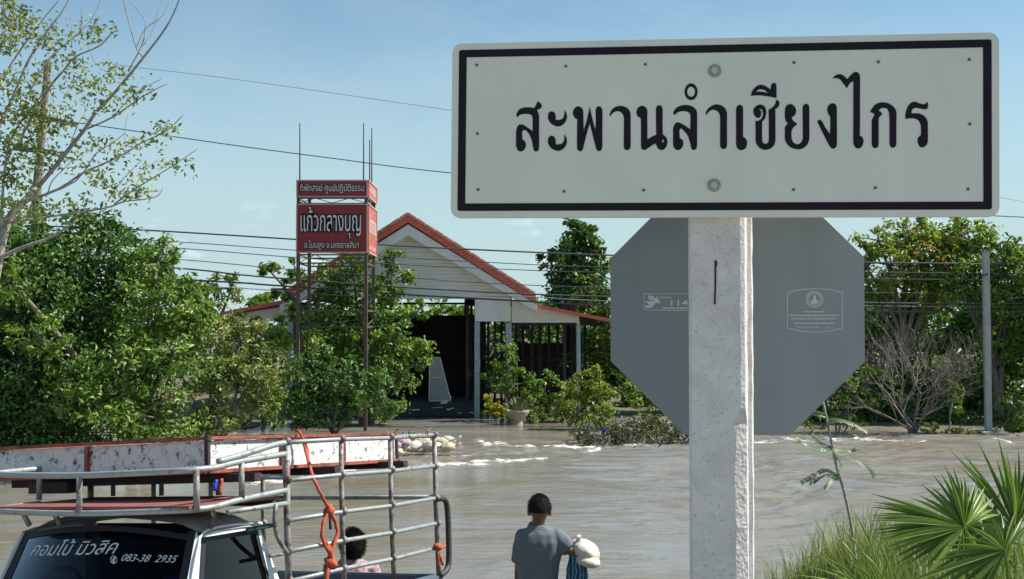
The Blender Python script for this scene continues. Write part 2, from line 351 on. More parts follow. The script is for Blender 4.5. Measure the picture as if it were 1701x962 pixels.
# ---------------------------------------------------------------- terrain
def sst(a, b, x): t = np.clip((x - a) / (b - a), 0, 1); return t * t * (3 - 2 * t)
def vnoise(x, y, seed=0, oct=4):
    r = np.random.default_rng(seed); z = np.zeros_like(x, dtype=float); amp = 1; f = 1; tot = 0
    for o in range(oct):
        for k in range(4):
            a = r.uniform(0, 2 * pi); ph = r.uniform(0, 2 * pi)
            z += amp * 0.5 * np.sin((x * cos(a) + y * sin(a)) * f * r.uniform(0.8, 1.3) + ph + 1.3 * np.sin((x * sin(a) - y * cos(a)) * f * 0.6 + ph * 2))
        tot += amp; amp *= 0.5; f *= 2.03
    return z / tot
def terrain(x, y):
    x = np.asarray(x, float); y = np.asarray(y, float)
    zc = np.interp(y, [3.4, 4.9, 9.8, 12.5], [1.4, 0.10, -0.02, -0.9])
    zr = np.interp(y, [3.4, 5.0, 7.4, 8.3, 9.3, 12.0], [1.4, 1.42, 1.43, 1.25, 0.7, -0.9])
    s = sst(0.5, 2.3, x + 0.15 * np.sin(y * 2)); z = zc * (1 - s) + zr * s
    yf = 39.5 - 8.2 * sst(3.2, 5.2, x) - 15.4 * sst(-6.6, -8.2, x) + 0.4 * np.sin(x * 0.9)
    far = sst(-2.0, 0.4, y - yf) * (y > 15)
    z = np.where(y > 12.4, -0.9 + far * 0.93, z)
    return z + 0.02 * vnoise(x * 2, y * 2, 3)
def grid(name, xs, ys, fz, m, kind='structure', attr=None, smooth=True):
    X, Y = np.meshgrid(xs, ys); Z = fz(X, Y); nx, ny = len(xs), len(ys)
    co = np.stack([X.ravel(), Y.ravel(), Z.ravel()], 1)
    i = np.arange((nx - 1) * (ny - 1)); r = i // (nx - 1); c = i % (nx - 1); a = r * nx + c
    q = np.stack([a, a + 1, a + nx + 1, a + nx], 1)
    me = bpy.data.meshes.new(name); me.vertices.add(len(co)); me.vertices.foreach_set('co', co.ravel())
    me.loops.add(q.size); me.loops.foreach_set('vertex_index', q.ravel().astype(np.int32))
    me.polygons.add(len(q)); me.polygons.foreach_set('loop_start', np.arange(len(q), dtype=np.int32) * 4)
    if attr is not None:
        at_ = me.attributes.new('foam', 'FLOAT', 'POINT'); at_.data.foreach_set('value', attr(X, Y).ravel())
    me.update(); me.validate(); o = link(name, me, m, None, smooth); o['kind'] = kind; return o
far = [60, 75, 100, 150, 300, 700, 1500, 4000]
xs = np.array([-v for v in reversed(far)] + list(np.linspace(-50, -8, 60)) + list(np.linspace(-7.8, 7.8, 150)) + list(np.linspace(8, 50, 60)) + far, float)
ysg = np.array([-4000, -600, -60, -20, -8] + list(np.linspace(-6, 13, 150)) + list(np.linspace(13.2, 60, 160)) + [70, 90, 130, 250, 600, 1500, 4000], float)
mud = mat('mud_soil', (0.19, 0.155, 0.10), 0.95, col2=(0.07, 0.07, 0.035), scale=2.0, bump=0.6, bscale=9)
grid('ground', xs, ysg, terrain, mud)
M['bouncec'] = mat('bounce_concrete', (0.42, 0.40, 0.37), 0.9, var=0.2, scale=3, bump=0.3, bscale=40)  # unseen road added to bounce light onto the shaded sign, post and truck
rd = bpy.data.meshes.new('road'); rd.from_pydata([(-60, -13, 1.47), (60, -13, 1.47), (60, 2.3, 1.47), (-60, 2.3, 1.47), (-60, -13, 1.2), (60, -13, 1.2), (60, 2.3, 1.2), (-60, 2.3, 1.2)], [], [(0, 1, 2, 3), (3, 2, 6, 7), (4, 5, 1, 0)])
link('road', rd, 'bouncec')['kind'] = 'structure'

# ---------------------------------------------------------------- water
FOAM = [([(430, 803), (480, 798), (560, 785), (650, 777), (740, 773), (830, 768), (892, 761)], 0.40, 1.12),
        ([(640, 752), (700, 750), (760, 757)], 0.3, 0.5), ([(792, 731), (815, 741)], 0.3, 0.9),
        ([(828, 737), (850, 743), (905, 742), (938, 745)], 0.3, 1.1), ([(938, 742), (960, 745), (980, 749)], 0.42, 1.5),
        ([(880, 757), (955, 759)], 0.15, 0.5), ([(640, 768), (720, 757), (800, 755), (900, 750)], 1.1, 0.52), ([(700, 744), (780, 744), (870, 752)], 0.5, 0.55),
        ([(1262, 737), (1330, 733), (1400, 729), (1450, 731), (1530, 737)], 0.5, 0.95), ([(1620, 735), (1672, 737)], 0.3, 1.0),
        ([(1040, 742), (1140, 741)], 0.12, 0.7), ([(60, 812), (150, 806), (330, 800)], 0.3, 0.5), ([(1150, 740), (1260, 739)], 0.15, 0.6)]
def foam_mask(X, Y):
    Mx = np.zeros_like(X)
    for pts, w, s in FOAM:
        G = [ground(*p) for p in pts]
        D = np.full(X.shape, 1e9)
        for a, b in zip(G[:-1], G[1:]):
            dx, dy = b.x - a.x, b.y - a.y; t = np.clip(((X - a.x) * dx + (Y - a.y) * dy) / (dx * dx + dy * dy), 0, 1)
            D = np.minimum(D, np.hypot((X - a.x - t * dx), (Y - a.y - t * dy) * 0.55))
        D = D + 0.22 * w / 0.3 * np.abs(vnoise(X * 2.6, Y * 3.4, 41, 4)) + 0.10 * vnoise(X * 9, Y * 9, 43, 2)
        Mx = np.maximum(Mx, 0.80 * s * np.exp(-(D / (w * 0.75)) ** 2))
    return Mx
def waves(X, Y):
    calm = 0.4 + 1.3 * sst(0.5, 5.0, X)
    wx, wy = X + 0.7 * vnoise(X * 1.1, Y * 1.1, 21, 2), Y + 0.5 * vnoise(X, Y, 22, 2)
    z = 0.026 * vnoise(wx * 1.2, wy * 2.4, 11, 3) + 0.014 * vnoise(wx * 2.8 + wy * .5, wy * 6, 12, 3)
    rdg = 1 - np.abs(vnoise(wx * 2.0, wy * 7.5, 31, 3)) * 2.2
    z += 0.024 * rdg * (0.10 + 0.9 * sst(0.2, 4.0, X) * sst(13, 16, Y)) / np.maximum(calm, .3)
    z *= calm * (1 / (1 + np.maximum(0, np.hypot(X, Y) - 45) / 6))
    fm = foam_mask(X, Y)
    z += fm * (0.03 + 0.07 * vnoise(X * 5, Y * 7, 5, 4))
    edge = 31.0; z += 0.0 * edge
    return z
wxs = np.array([-4000, -900, -200, -80, -40] + list(np.linspace(-26, -9, 70)) + list(np.linspace(-8.9, 9, 420)) + list(np.linspace(9.1, 26, 90)) + [40, 80, 200, 900, 4000], float)
wys = np.array([-4000, 8.2] + list(np.linspace(9.5, 18, 170)) + list(np.linspace(18.04, 34, 330)) + list(np.linspace(34.2, 60, 60)) + [80, 130, 300, 1000, 4000], float)
wys = wys[1:]
def watermat():
    m = bpy.data.materials.new('muddy_water'); m.use_nodes = True; t = m.node_tree; b = t.nodes['Principled BSDF']; K = t.links.new
    co = t.nodes.new('ShaderNodeTexCoord')
    mp1 = t.nodes.new('ShaderNodeMapping'); mp1.inputs['Scale'].default_value = (0.35, 1.1, 1)
    n = t.nodes.new('ShaderNodeTexNoise'); n.inputs['Scale'].default_value = 0.8; n.inputs['Detail'].default_value = 5
    r = t.nodes.new('ShaderNodeValToRGB'); r.color_ramp.elements[0].position = 0.35; r.color_ramp.elements[1].position = 0.7
    r.color_ramp.elements[0].color = (0.21, 0.18, 0.13, 1); r.color_ramp.elements[1].color = (0.25, 0.25, 0.235, 1)
    K(co.outputs['Object'], mp1.inputs[0]); K(mp1.outputs[0], n.inputs['Vector']); K(n.outputs['Fac'], r.inputs['Fac'])
    a = t.nodes.new('ShaderNodeAttribute'); a.attribute_name = 'foam'
    fn = t.nodes.new('ShaderNodeTexNoise'); fn.inputs['Scale'].default_value = 5.5; fn.inputs['Detail'].default_value = 9; fn.inputs['Roughness'].default_value = 0.7
    mpf = t.nodes.new('ShaderNodeMapping'); mpf.inputs['Scale'].default_value = (0.8, 1.6, 1); K(co.outputs['Object'], mpf.inputs[0]); K(mpf.outputs[0], fn.inputs['Vector'])
    ad = t.nodes.new('ShaderNodeMath'); ad.operation = 'ADD'; nc_ = t.nodes.new('ShaderNodeMath'); nc_.operation = 'MULTIPLY_ADD'; nc_.inputs[1].default_value = 2.4; nc_.inputs[2].default_value = -0.72; K(fn.outputs['Fac'], nc_.inputs[0]); K(a.outputs['Fac'], ad.inputs[0]); K(nc_.outputs[0], ad.inputs[1])
    fr = t.nodes.new('ShaderNodeMapRange'); fr.inputs['From Min'].default_value = 0.98; fr.inputs['From Max'].default_value = 1.30; K(ad.outputs[0], fr.inputs['Value'])
    mx = t.nodes.new('ShaderNodeMixRGB'); mx.inputs['Color2'].default_value = (0.72, 0.70, 0.64, 1); K(fr.outputs[0], mx.inputs[0]); K(r.outputs[0], mx.inputs['Color1']); K(mx.outputs[0], b.inputs['Base Color'])
    ro = t.nodes.new('ShaderNodeMapRange'); ro.inputs['To Min'].default_value = 0.09; ro.inputs['To Max'].default_value = 0.8; K(fr.outputs[0], ro.inputs['Value']); K(ro.outputs[0], b.inputs['Roughness'])
    b.inputs['IOR'].default_value = 1.45
    mp2 = t.nodes.new('ShaderNodeMapping'); mp2.inputs['Scale'].default_value = (1.0, 2.6, 1)
    n2 = t.nodes.new('ShaderNodeTexNoise'); n2.inputs['Scale'].default_value = 2.4; n2.inputs['Detail'].default_value = 4; n2.inputs['Roughness'].default_value = 0.6; n2.inputs['Distortion'].default_value = 0.4
    bu = t.nodes.new('ShaderNodeBump'); bu.inputs['Strength'].default_value = 0.45; bu.inputs['Distance'].default_value = 0.05
    K(co.outputs['Object'], mp2.inputs[0]); K(mp2.outputs[0], n2.inputs['Vector']); K(n2.outputs['Fac'], bu.inputs['Height']); K(bu.outputs[0], b.inputs['Normal'])
    return m
grid('water', wxs, wys, waves, watermat(), attr=foam_mask)

# ---------------------------------------------------------------- foliage
def leaf_mesh(name, P, D, size, m, parent, width=0.45, fold=0.18, tint=None, up=0.9):
    n = len(P); nr = rng.normal(size=(n, 3)); nr[:, 2] += up; nr += D * 0.5
    nr /= np.linalg.norm(nr, axis=1, keepdims=True)
    ax = rng.normal(size=(n, 3)) + D * 0.6; ax[:, 2] -= 0.25
    ax -= nr * (ax * nr).sum(1, keepdims=True); ax /= np.linalg.norm(ax, axis=1, keepdims=True)
    sd_ = np.cross(nr, ax); s = (size * rng.uniform(0.6, 1.25, n))[:, None]
    base = P - ax * s * 0.5; tip = P + ax * s * 0.5 - nr * s * 0.12
    l = P + sd_ * s * width * 0.5 + nr * s * fold; r_ = P - sd_ * s * width * 0.5 + nr * s * fold
    co = np.stack([base, r_, tip, l], 1).reshape(-1, 3)
    a = np.arange(n) * 4; tri = np.stack([a, a + 1, a + 2, a, a + 2, a + 3], 1).ravel().astype(np.int32)
    me = bpy.data.meshes.new(name); me.vertices.add(n * 4); me.vertices.foreach_set('co', co.ravel())
    me.loops.add(n * 6); me.loops.foreach_set('vertex_index', tri)
    me.polygons.add(n * 2); me.polygons.foreach_set('loop_start', np.arange(n * 2, dtype=np.int32) * 3)
    tv = tint if tint is not None else rng.uniform(0, 1, n)
    me.attributes.new('tint', 'FLOAT', 'FACE').data.foreach_set('value', np.repeat(np.clip(tv, 0, 1), 2))
    me.update(); me.validate(); return link(name, me, m, parent)
def clump_points(clumps, density, lsize, Y, depth=0.9, sub=0.18, gap=0.0):
    Ps, Ds, Ts, subs = [], [], [], []
    for c in clumps:
        px, py, rx, rz = c[:4]; dY = c[4] if len(c) > 4 else 0; y = Y + dY; k = y / FPX
        cen = np.array(at(px, py, y)); RX, RZ = rx * k, rz * k; RY = depth * (RX + RZ) / 2
        nleaf = int(1.3 * density * 4 * RX * RZ / (lsize * lsize * 0.35)); nsub = max(6, int(nleaf / 45))
        u = rng.normal(size=(nsub, 3)); u /= np.linalg.norm(u, axis=1, keepdims=True)
        rr = rng.uniform(0.12, 1.0, (nsub, 1)) ** 0.4 * rng.uniform(.85, 1.15, (nsub, 1))
        sc = cen + u * rr * np.array([RX, RY, RZ])
        w = rng.integers(0, nsub, nleaf); rs = sub * (RX + RZ) / 2 * rng.uniform(0.5, 1.3, nsub)
        g = rng.normal(size=(nleaf, 3)) * rs[w][:, None] * np.array([1, 1, 0.75])
        P = sc[w] + g; d = P - cen; d /= (np.linalg.norm(d, axis=1, keepdims=True) + 1e-6)
        tn = rng.uniform(0, 1, nsub)[w] * 0.6 + rng.uniform(0, 0.4, nleaf)
        Ps.append(P); Ds.append(d); Ts.append(tn); subs.append((cen, sc))
    return np.concatenate(Ps), np.concatenate(Ds), np.concatenate(Ts), subs
def tree(name, label, cat, base, clumps, Y, lsize, density, m, trunk=0.12, bark='bark', group=None, sub=0.175, depth=0.9, width=0.45, stems=1, twigs=6, extra=None, up=0.9):
    bz = float(terrain(base[0], base[1])); b = Vector((base[0], base[1], bz - 0.05))
    root = thing(name, label, cat, b, group)
    P, D, T, subs = clump_points(clumps, density, lsize, Y, depth, sub)
    keep = P[:, 2] > 0.03; P, D, T = P[keep], D[keep], T[keep]
    leaf_mesh('crown', P, D, lsize, m, root, width, tint=T, up=up)
    if extra:
        P2, D2, T2, _ = clump_points(extra[0], extra[1], extra[2], Y, depth, 0.2); leaf_mesh(extra[4], P2, D2, extra[2], extra[3], root, 0.7, tint=T2)
    tb = MB(); cens = [Vector(s[0]) for s in subs]; ctr = sum(cens, Vector()) / len(cens)
    for s in range(stems):
        off = Vector((random.uniform(-1, 1), random.uniform(-1, 1), 0)) * (0.25 * (stems > 1))
        fork = b.lerp(ctr, 0.45) + off; 
        tb.tube(smoothpts([b + off * 0.4, b.lerp(fork, 0.5) + Vector((random.uniform(-.1, .1), 0, 0)), fork], 3), [trunk, trunk * 0.7], 7)
        for i, (cen, sc) in enumerate(subs):
            if i % stems != s: continue
            c = Vector(cen); mid = fork.lerp(c, 0.5) + Vector((random.uniform(-.1, .1), random.uniform(-.1, .1), random.uniform(0, .15)))
            tb.tube(smoothpts([fork, mid, c], 3), [trunk * 0.6, trunk * 0.22], 6)
            for q in sc[:twigs]:
                q = Vector(q); tb.tube([c, c.lerp(q, 0.55) + Vector((0, 0, 0.04)), q], [trunk * 0.2, trunk * 0.06], 4, cap=False)
    tb.build('trunk', bark, root, True)
    return root
def B(px, Y): p = at(px, 700, Y); return (p.x, p.y)

# ---------------------------------------------------------------- name sign on its post
SN = Vector((-0.127, -0.9919, 0)).normalized(); SP = at(1205, 208, 3.0)
def onsign(px, py, lift=0.0): return on_plane(px, py, SP, SN) + SN * lift
lm, rm_ = onsign(750, 217), onsign(1660, 206.5)
E1 = (rm_ - lm); SW = E1.length; E1.normalize(); E2 = E1.cross(SN); E2 = E2 if E2.z > 0 else -E2
SC = (lm + rm_) / 2; SH = ((onsign(850, 70) - onsign(850, 361)).dot(E2) + (onsign(1560, 56) - onsign(1560, 360)).dot(E2)) / 2
SC += E2 * (((onsign(1205, 63) + onsign(1205, 361)) / 2 - SC).dot(E2))
def sloc(p): q = p - SC; return q.dot(E1), q.dot(E2)
def spt(a, b, lift=0.0): return SC + E1 * a + E2 * b + SN * lift
def rrect(w, h, r, n=8, rev=False):
    P = []
    for cx_, cy_, a0 in ((w - r, h - r, 0), (-w + r, h - r, 90), (-w + r, -h + r, 180), (w - r, -h + r, 270)):
        for i in range(n + 1): a = R(a0 + 90 * i / n); P.append((cx_ + r * cos(a), cy_ + r * sin(a)))
    return P[::-1] if rev else P
sign = thing('bridge_name_sign', 'big white rectangular sign with a black border and one line of black Thai letters', 'sign', spt(0, -SH / 2))
bd = MB(); bd.prism([spt(a, b, 0) for a, b in rrect(SW / 2, SH / 2, 0.024)], SN * -0.004)
rim_o = rrect(SW / 2, SH / 2, 0.024); rim_i = rrect(SW / 2 - 0.004, SH / 2 - 0.004, 0.021)
n_ = len(rim_o); vs = [spt(a, b, -0.004) for a, b in rim_o] + [spt(a, b, -0.018) for a, b in rim_o] + [spt(a, b, -0.018) for a, b in rim_i] + [spt(a, b, -0.004) for a, b in rim_i]
bd.add(vs, [(k * n_ + i, k * n_ + (i + 1) % n_, (k + 1) * n_ + (i + 1) % n_, (k + 1) * n_ + i) for k in range(3) for i in range(n_)])
bd.build('board', 'sheet', sign)
px_m = SW / 910
o_ = rrect(SW / 2 - 12 * px_m, SH / 2 - 11.5 * px_m, 0.006); i_ = rrect(SW / 2 - 25.5 * px_m, SH / 2 - 24.5 * px_m, 0.0015)
def yneg(P): return [(a, -b) for a, b in P]
me = flat_mesh([yneg(o_), yneg(i_)], 'border', lambda x, y, z: spt(x, -y, 0.0012)); link('border', me, 'black', sign)
def G(ox, oy, s, loops): return [[(ox + p[0] / s, oy + p[1] / s) for p in closed_cr(lp)] for lp in loops]
def ellp(cx_, cy_, rx, ry, n=10): return [(cx_ + rx * cos(2 * pi * i / n), cy_ + ry * sin(2 * pi * i / n)) for i in range(n)]
a_up = [(835, 220, 1), (870, 260), (884, 330), (860, 410), (810, 460), (745, 485), (670, 465), (610, 415), (580, 350), (585, 285), (610, 250), (640, 242), (675, 255), (700, 300), (705, 380, 1), (760, 378), (810, 360), (838, 310), (842, 260)]
GL = [
 G(850, 160, 9.62, [[(92, 338, 1), (75, 300), (110, 225), (180, 185), (270, 178), (355, 188, 1), (385, 150), (410, 85, 1), (450, 100), (478, 140), (470, 190), (430, 210), (403, 218, 1), (432, 280), (438, 360), (438, 600), (438, 830), (425, 868), (388, 884), (358, 868), (340, 810), (320, 700), (275, 600), (225, 545), (188, 542, 1), (168, 575), (172, 690, 1), (205, 715), (228, 770), (215, 835), (180, 872), (145, 884), (100, 865), (72, 800), (70, 700), (72, 560), (90, 490), (120, 455), (150, 450), (200, 465), (260, 505), (335, 560, 1), (335, 450), (332, 340), (310, 300), (260, 285), (190, 285), (130, 300)]]),
 G(850, 160, 9.62, [a_up]), G(850, 160, 9.62, [[(p[0], p[1] + 390) + tuple(p[2:]) for p in a_up]]),
 G(950, 160, 9.62, [[(85, 370, 1), (40, 340), (15, 270), (35, 205), (75, 168), (105, 163), (150, 180), (180, 230), (183, 300), (190, 545, 1), (240, 380, 1), (285, 170, 1), (330, 370, 1), (375, 540, 1), (382, 400), (380, 230), (395, 180), (432, 160), (468, 180), (487, 230), (487, 600), (487, 800), (470, 860), (432, 880), (395, 855), (370, 770), (330, 610), (285, 435, 1), (245, 570), (190, 790), (170, 860), (130, 882), (90, 850), (82, 800), (83, 550)]]),
 G(950, 160, 9.62, [[(613, 330, 1), (605, 290), (640, 215), (700, 170), (770, 155), (850, 170), (910, 215), (936, 280), (938, 400), (938, 800), (920, 845), (882, 862), (843, 845), (830, 800), (830, 560), (830, 340), (810, 285), (770, 250), (720, 240), (670, 258), (635, 290)]]),
 G(1050, 160, 9.62, [[(140, 355, 1), (90, 320), (68, 260), (90, 190), (130, 160), (160, 152), (210, 172), (242, 225), (243, 300), (245, 690, 1), (310, 650), (385, 615, 1), (382, 400), (382, 200), (400, 160), (437, 145), (475, 165), (487, 210), (487, 400), (490, 610, 1), (545, 660), (565, 730), (545, 810), (500, 855), (460, 860), (415, 835), (375, 755, 1), (310, 790), (240, 840), (190, 862), (150, 835), (142, 780), (142, 500)], ellp(492, 718, 14, 25)]),
 G(1110, 130, 7.4, [[(75, 458, 1), (62, 425), (95, 370), (150, 340), (225, 330), (300, 350), (345, 395), (355, 450), (355, 600), (355, 820), (345, 865), (315, 885), (285, 865), (270, 800), (240, 710), (200, 655), (160, 618, 1), (140, 630), (142, 738, 1), (175, 760), (185, 805), (165, 860), (120, 885), (78, 865), (60, 815), (60, 700), (62, 610), (85, 560), (120, 542), (165, 560), (215, 590), (272, 630, 1), (272, 560), (272, 460), (255, 425), (215, 408), (160, 408), (110, 425)]]),
 G(1110, 130, 7.4, [ellp(281, 168, 80, 103, 14), ellp(281, 168, 48, 62, 14)]),
 G(1110, 130, 7.4, [[(472, 460, 1), (462, 420), (500, 365), (550, 333), (600, 323), (660, 340), (705, 380), (722, 430), (722, 600), (722, 820), (710, 858), (682, 872), (650, 860), (638, 820), (638, 600), (636, 470), (620, 425), (590, 398), (550, 388), (510, 405), (485, 430)]]),
 G(1215, 130, 7.4, [[(57, 390), (70, 345), (103, 328), (135, 345), (143, 390), (143, 560), (143, 722, 1), (180, 750), (192, 800), (175, 860), (125, 885), (80, 870), (58, 820), (57, 600)]]),
 G(1215, 130, 7.4, [[(293, 530, 1), (297, 650), (297, 770), (320, 830), (370, 872), (425, 882), (480, 865), (525, 820), (540, 760), (540, 600), (540, 400), (535, 385, 1), (575, 355), (590, 310), (575, 275), (550, 272), (540, 310), (510, 355), (455, 390, 1), (458, 500), (458, 740), (450, 790), (418, 808), (385, 790), (377, 740), (377, 560), (380, 530), (410, 500), (428, 430), (420, 370), (390, 335), (345, 325), (300, 345), (270, 385), (275, 440), (300, 480), (335, 490), (362, 460), (365, 410), (340, 385, 1), (372, 385), (388, 430), (375, 485), (340, 520)]]),
 G(1215, 130, 7.4, [[(237, 218, 1), (255, 160), (300, 105), (355, 82), (420, 98), (480, 140, 1), (488, 85), (518, 57), (548, 75), (553, 120), (555, 245, 1), (450, 225), (340, 212)], [(300, 165, 1), (340, 140), (390, 142), (430, 165), (452, 183, 1), (400, 172), (350, 166)]]),
 G(1295, 160, 9.62, [[(85, 210), (110, 150), (170, 125), (225, 150), (262, 215), (250, 290), (190, 345, 1), (220, 395), (285, 445, 1), (220, 500), (193, 560), (190, 650), (205, 715), (240, 755), (285, 768), (335, 745), (368, 690), (370, 600), (368, 400), (368, 180), (385, 140), (422, 122), (460, 140), (473, 185), (475, 400), (475, 660), (455, 750), (400, 815), (340, 845), (280, 848), (190, 825), (120, 765), (85, 690), (83, 560), (88, 490), (130, 440, 1), (95, 390), (84, 330)]]),
 G(1295, 160, 9.62, [[(808, 330, 1), (775, 280), (760, 210), (780, 150), (830, 115), (880, 122), (910, 165), (915, 230), (915, 500), (915, 760), (900, 815), (855, 840), (815, 820), (770, 745), (680, 570), (605, 410), (615, 385), (645, 378), (680, 405), (730, 500), (805, 605, 1), (808, 480)]]),
 G(1370, 115, 6.87, [[(85, 107, 1), (125, 70), (170, 58), (215, 75), (258, 115, 1), (300, 65), (345, 33), (385, 45), (402, 90), (402, 300), (402, 600), (400, 757, 1), (430, 780), (442, 825), (425, 880), (385, 907), (345, 890), (325, 840), (325, 600), (325, 135, 1), (285, 165), (252, 220, 1), (215, 170), (180, 125), (140, 105)]]),
 G(1440, 160, 9.62, [[(50, 255, 1), (85, 190), (140, 130), (210, 103), (280, 100), (350, 118), (415, 160), (460, 220), (472, 290), (470, 500), (470, 750), (455, 805), (415, 825), (375, 805), (360, 750), (360, 500), (355, 300), (340, 230), (310, 195), (265, 187), (215, 200), (188, 235, 1), (225, 255), (240, 290), (200, 330), (188, 370), (187, 500), (187, 750), (175, 810), (130, 830), (90, 810), (76, 760), (76, 500), (80, 380), (120, 300, 1), (95, 270)]]),
 G(1440, 160, 9.62, [[(612, 365, 1), (618, 270), (650, 170), (700, 110), (765, 88), (840, 115), (910, 130), (945, 110), (965, 88, 1), (977, 130), (970, 190), (940, 210), (880, 205), (800, 188), (745, 195), (715, 235), (710, 275, 1), (780, 272), (860, 285), (930, 330), (968, 400), (973, 500), (973, 720), (950, 780), (890, 820), (835, 795), (808, 720), (820, 660), (862, 620, 1), (862, 540), (860, 470), (830, 400), (780, 365), (700, 352)]]),
]
for g in GL: link('letter', flat_mesh(g, 'letter', lambda x, y, z: onsign(x, y, 0.0012)), 'black', sign)
for p in ((792, 108), (940, 110), (1072, 107), (1319, 104), (1459, 103), (1610, 99), (793, 222), (1611, 206), (794, 315), (937, 318), (1069, 316), (1318, 315), (1454, 312), (1608, 314)):
    c = onsign(*p); MB().tube([c, c + SN * 0.003], [0.0042, 0.003], 8).build('rivet', 'rivet', sign)
for p in ((1187, 118), (1186, 308)):
    c = onsign(*p)
    wsh = MB().tube([c, c + SN * 0.003], 0.0165, 20).build('washer', 'washer', sign, bevel=0.0006)
    MB().tube([c + SN * 0.0031, c + SN * 0.012], [0.0105, 0.0095], 6).build('bolt_head', 'bolt', wsh, bevel=0.001)

# post: chamfered square concrete post with a groove down its right side
PY = R(21); pe = Vector((cos(PY), -sin(PY), 0)); pd = Vector((sin(PY), cos(PY), 0))
pc = on_plane(1189.5, 600, SC - SN * 0.036, SN); ztop = (spt(0, SH / 2 - 0.06)).z; zbot = 1.30
halfw = 0.0715; ch = 0.009; dep = 0.135
prof = [(-halfw, ch), (-halfw + ch, 0), (halfw - ch, 0), (halfw, ch), (halfw, dep * 0.34), (halfw - 0.012, dep * 0.40), (halfw - 0.012, dep * 0.74), (halfw, dep * 0.80), (halfw, dep - ch), (halfw - ch, dep), (-halfw + ch, dep), (-halfw, dep - ch)]
post = thing('sign_post', 'square white painted concrete post with chipped right edge carrying the white Thai sign', 'post', (pc.x, pc.y, zbot))
pm = MB(); nseg = 60; n_ = len(prof); vs = []
for k in range(nseg + 1):
    z = zbot + (ztop - zbot) * k / nseg
    for j, (a, b) in enumerate(prof):
        jit = 0.0012 if j in (2, 3, 4, 7, 8) else 0.0004
        a2 = a; b2 = b; cz = 2.70 + 0.03 * sin(z * 90)
        if j == 2 and z < cz: a2 = a - 0.012 - random.uniform(0, 0.005)
        if j == 3 and z < cz: b2 = b + 0.016 + random.uniform(0, 0.006)
        q = pc + pe * (a2 + random.uniform(-jit, jit)) + pd * (b2 + random.uniform(-jit, jit)); vs.append((q.x, q.y, z))
fs = [(k * n_ + j, k * n_ + (j + 1) % n_, (k + 1) * n_ + (j + 1) % n_, (k + 1) * n_ + j) for k in range(nseg) for j in range(n_)]
mi = [1 if (f % n_ in (2,) and (f // n_) < nseg * (2.70 - zbot) / (ztop - zbot)) else 0 for f in range(len(fs))]
pm.add(vs, fs); pm.mi = mi
pm.add(vs[:n_], [tuple(range(n_))]); pm.add(vs[-n_:], [tuple(range(n_))])
pm.build('post_shaft', ['post', 'chip'], post)
pn = -pd
mk = MB(); P = [on_plane(x, y, pc, pn) + pn * 0.0016 for x, y in ((1187, 433), (1190, 432), (1192, 437), (1190, 445), (1190, 470), (1189, 503), (1190, 506), (1186, 505), (1187, 470))]
mk.prism(P, pn * 0.0004); mk.build('ink_mark', 'ink', post)

# stop-type octagon seen from behind, bolted to the back of the post
oc = at(1223, 514, 3.34); ON = Vector((-0.10, -0.995, 0)).normalized(); oe = Vector((0.995, -0.10, 0)); OR = 208 * 3.34 / FPX / cos(pi / 8)
octs = thing('octagonal_road_sign', 'plain grey back of an eight sided traffic sign behind the white post', 'sign', oc - Vector((0, 0, OR)))
ov = [oc + oe * (OR * cos(pi / 8 + i * pi / 4)) + Vector((0, 0, 1)) * (OR * sin(pi / 8 + i * pi / 4)) for i in range(8)]
MB().prism(ov, -ON * 0.003).build('plate', 'alu', octs)
MB().prism([p - ON * 0.0034 for p in [oc + (q - oc) * 0.995 for q in ov]], -ON * 0.001).build('sign_face', 'red', octs)
for zz in (-0.17, 0.17): MB().obox(oc + ON * 0.0135 + Vector((0, 0, zz)) - oe * 0.03, oe * 0.05, ON * 0.012, (0, 0, 0.02)).build('bracket', 'bolt', octs)
def onoct(px, py, lift=0.0006): return on_plane(px, py, oc, ON) + ON * lift
def stroke(name, pts, w, m, parent, f, closed=False):
    mb = MB(); k = len(pts)
    for i in range(k if closed else k - 1):
        a = Vector(pts[i]); b = Vector(pts[(i + 1) % k]); d = (b - a)
        if d.length < 1e-6: continue
        nn = Vector((-d.y, d.x)).normalized() * w / 2
        mb.add([f(*(a + nn)), f(*(b + nn)), f(*(b - nn)), f(*(a - nn))], [(0, 1, 2, 3)])
    return mb
# right sticker: rounded frame, round emblem, five lines of small print
stk = stroke('s', [(1308, 486), (1330, 481), (1354, 479.5), (1378, 481), (1399, 486), (1399, 545), (1378, 550), (1354, 552), (1330, 550), (1308, 545)], 1.1, 'sticker', octs, onoct, True).build('sticker_frame', 'sticker', octs)
em = MB()
for r0, r1, nn in ((14, 12.7, 40), (9.6, 8.8, 40)):
    vs = [onoct(1353 + rr * cos(2 * pi * i / nn), 497 + rr * sin(2 * pi * i / nn)) for rr in (r0, r1) for i in range(nn)]
    em.add(vs, [(i, (i + 1) % nn, nn + (i + 1) % nn, nn + i) for i in range(nn)])
for i in range(22):
    a = 2 * pi * i / 22; c = Vector((1353 + 11.2 * cos(a), 497 + 11.2 * sin(a))); t_ = Vector((-sin(a), cos(a))) * 1.0; r_ = Vector((cos(a), sin(a))) * random.uniform(0.5, 0.9)
    em.add([onoct(*(c + t_ + r_)), onoct(*(c + t_ - r_)), onoct(*(c - t_ - r_)), onoct(*(c - t_ + r_))], [(0, 1, 2, 3)])
em.add([onoct(x, y) for x, y in ((1353, 489), (1355, 493), (1354.5, 496), (1358, 500), (1359, 504), (1353, 505), (1347, 504), (1348, 500), (1351.5, 496), (1351, 493))], [tuple(range(10))])
em.build('emblem', 'sticker', stk)
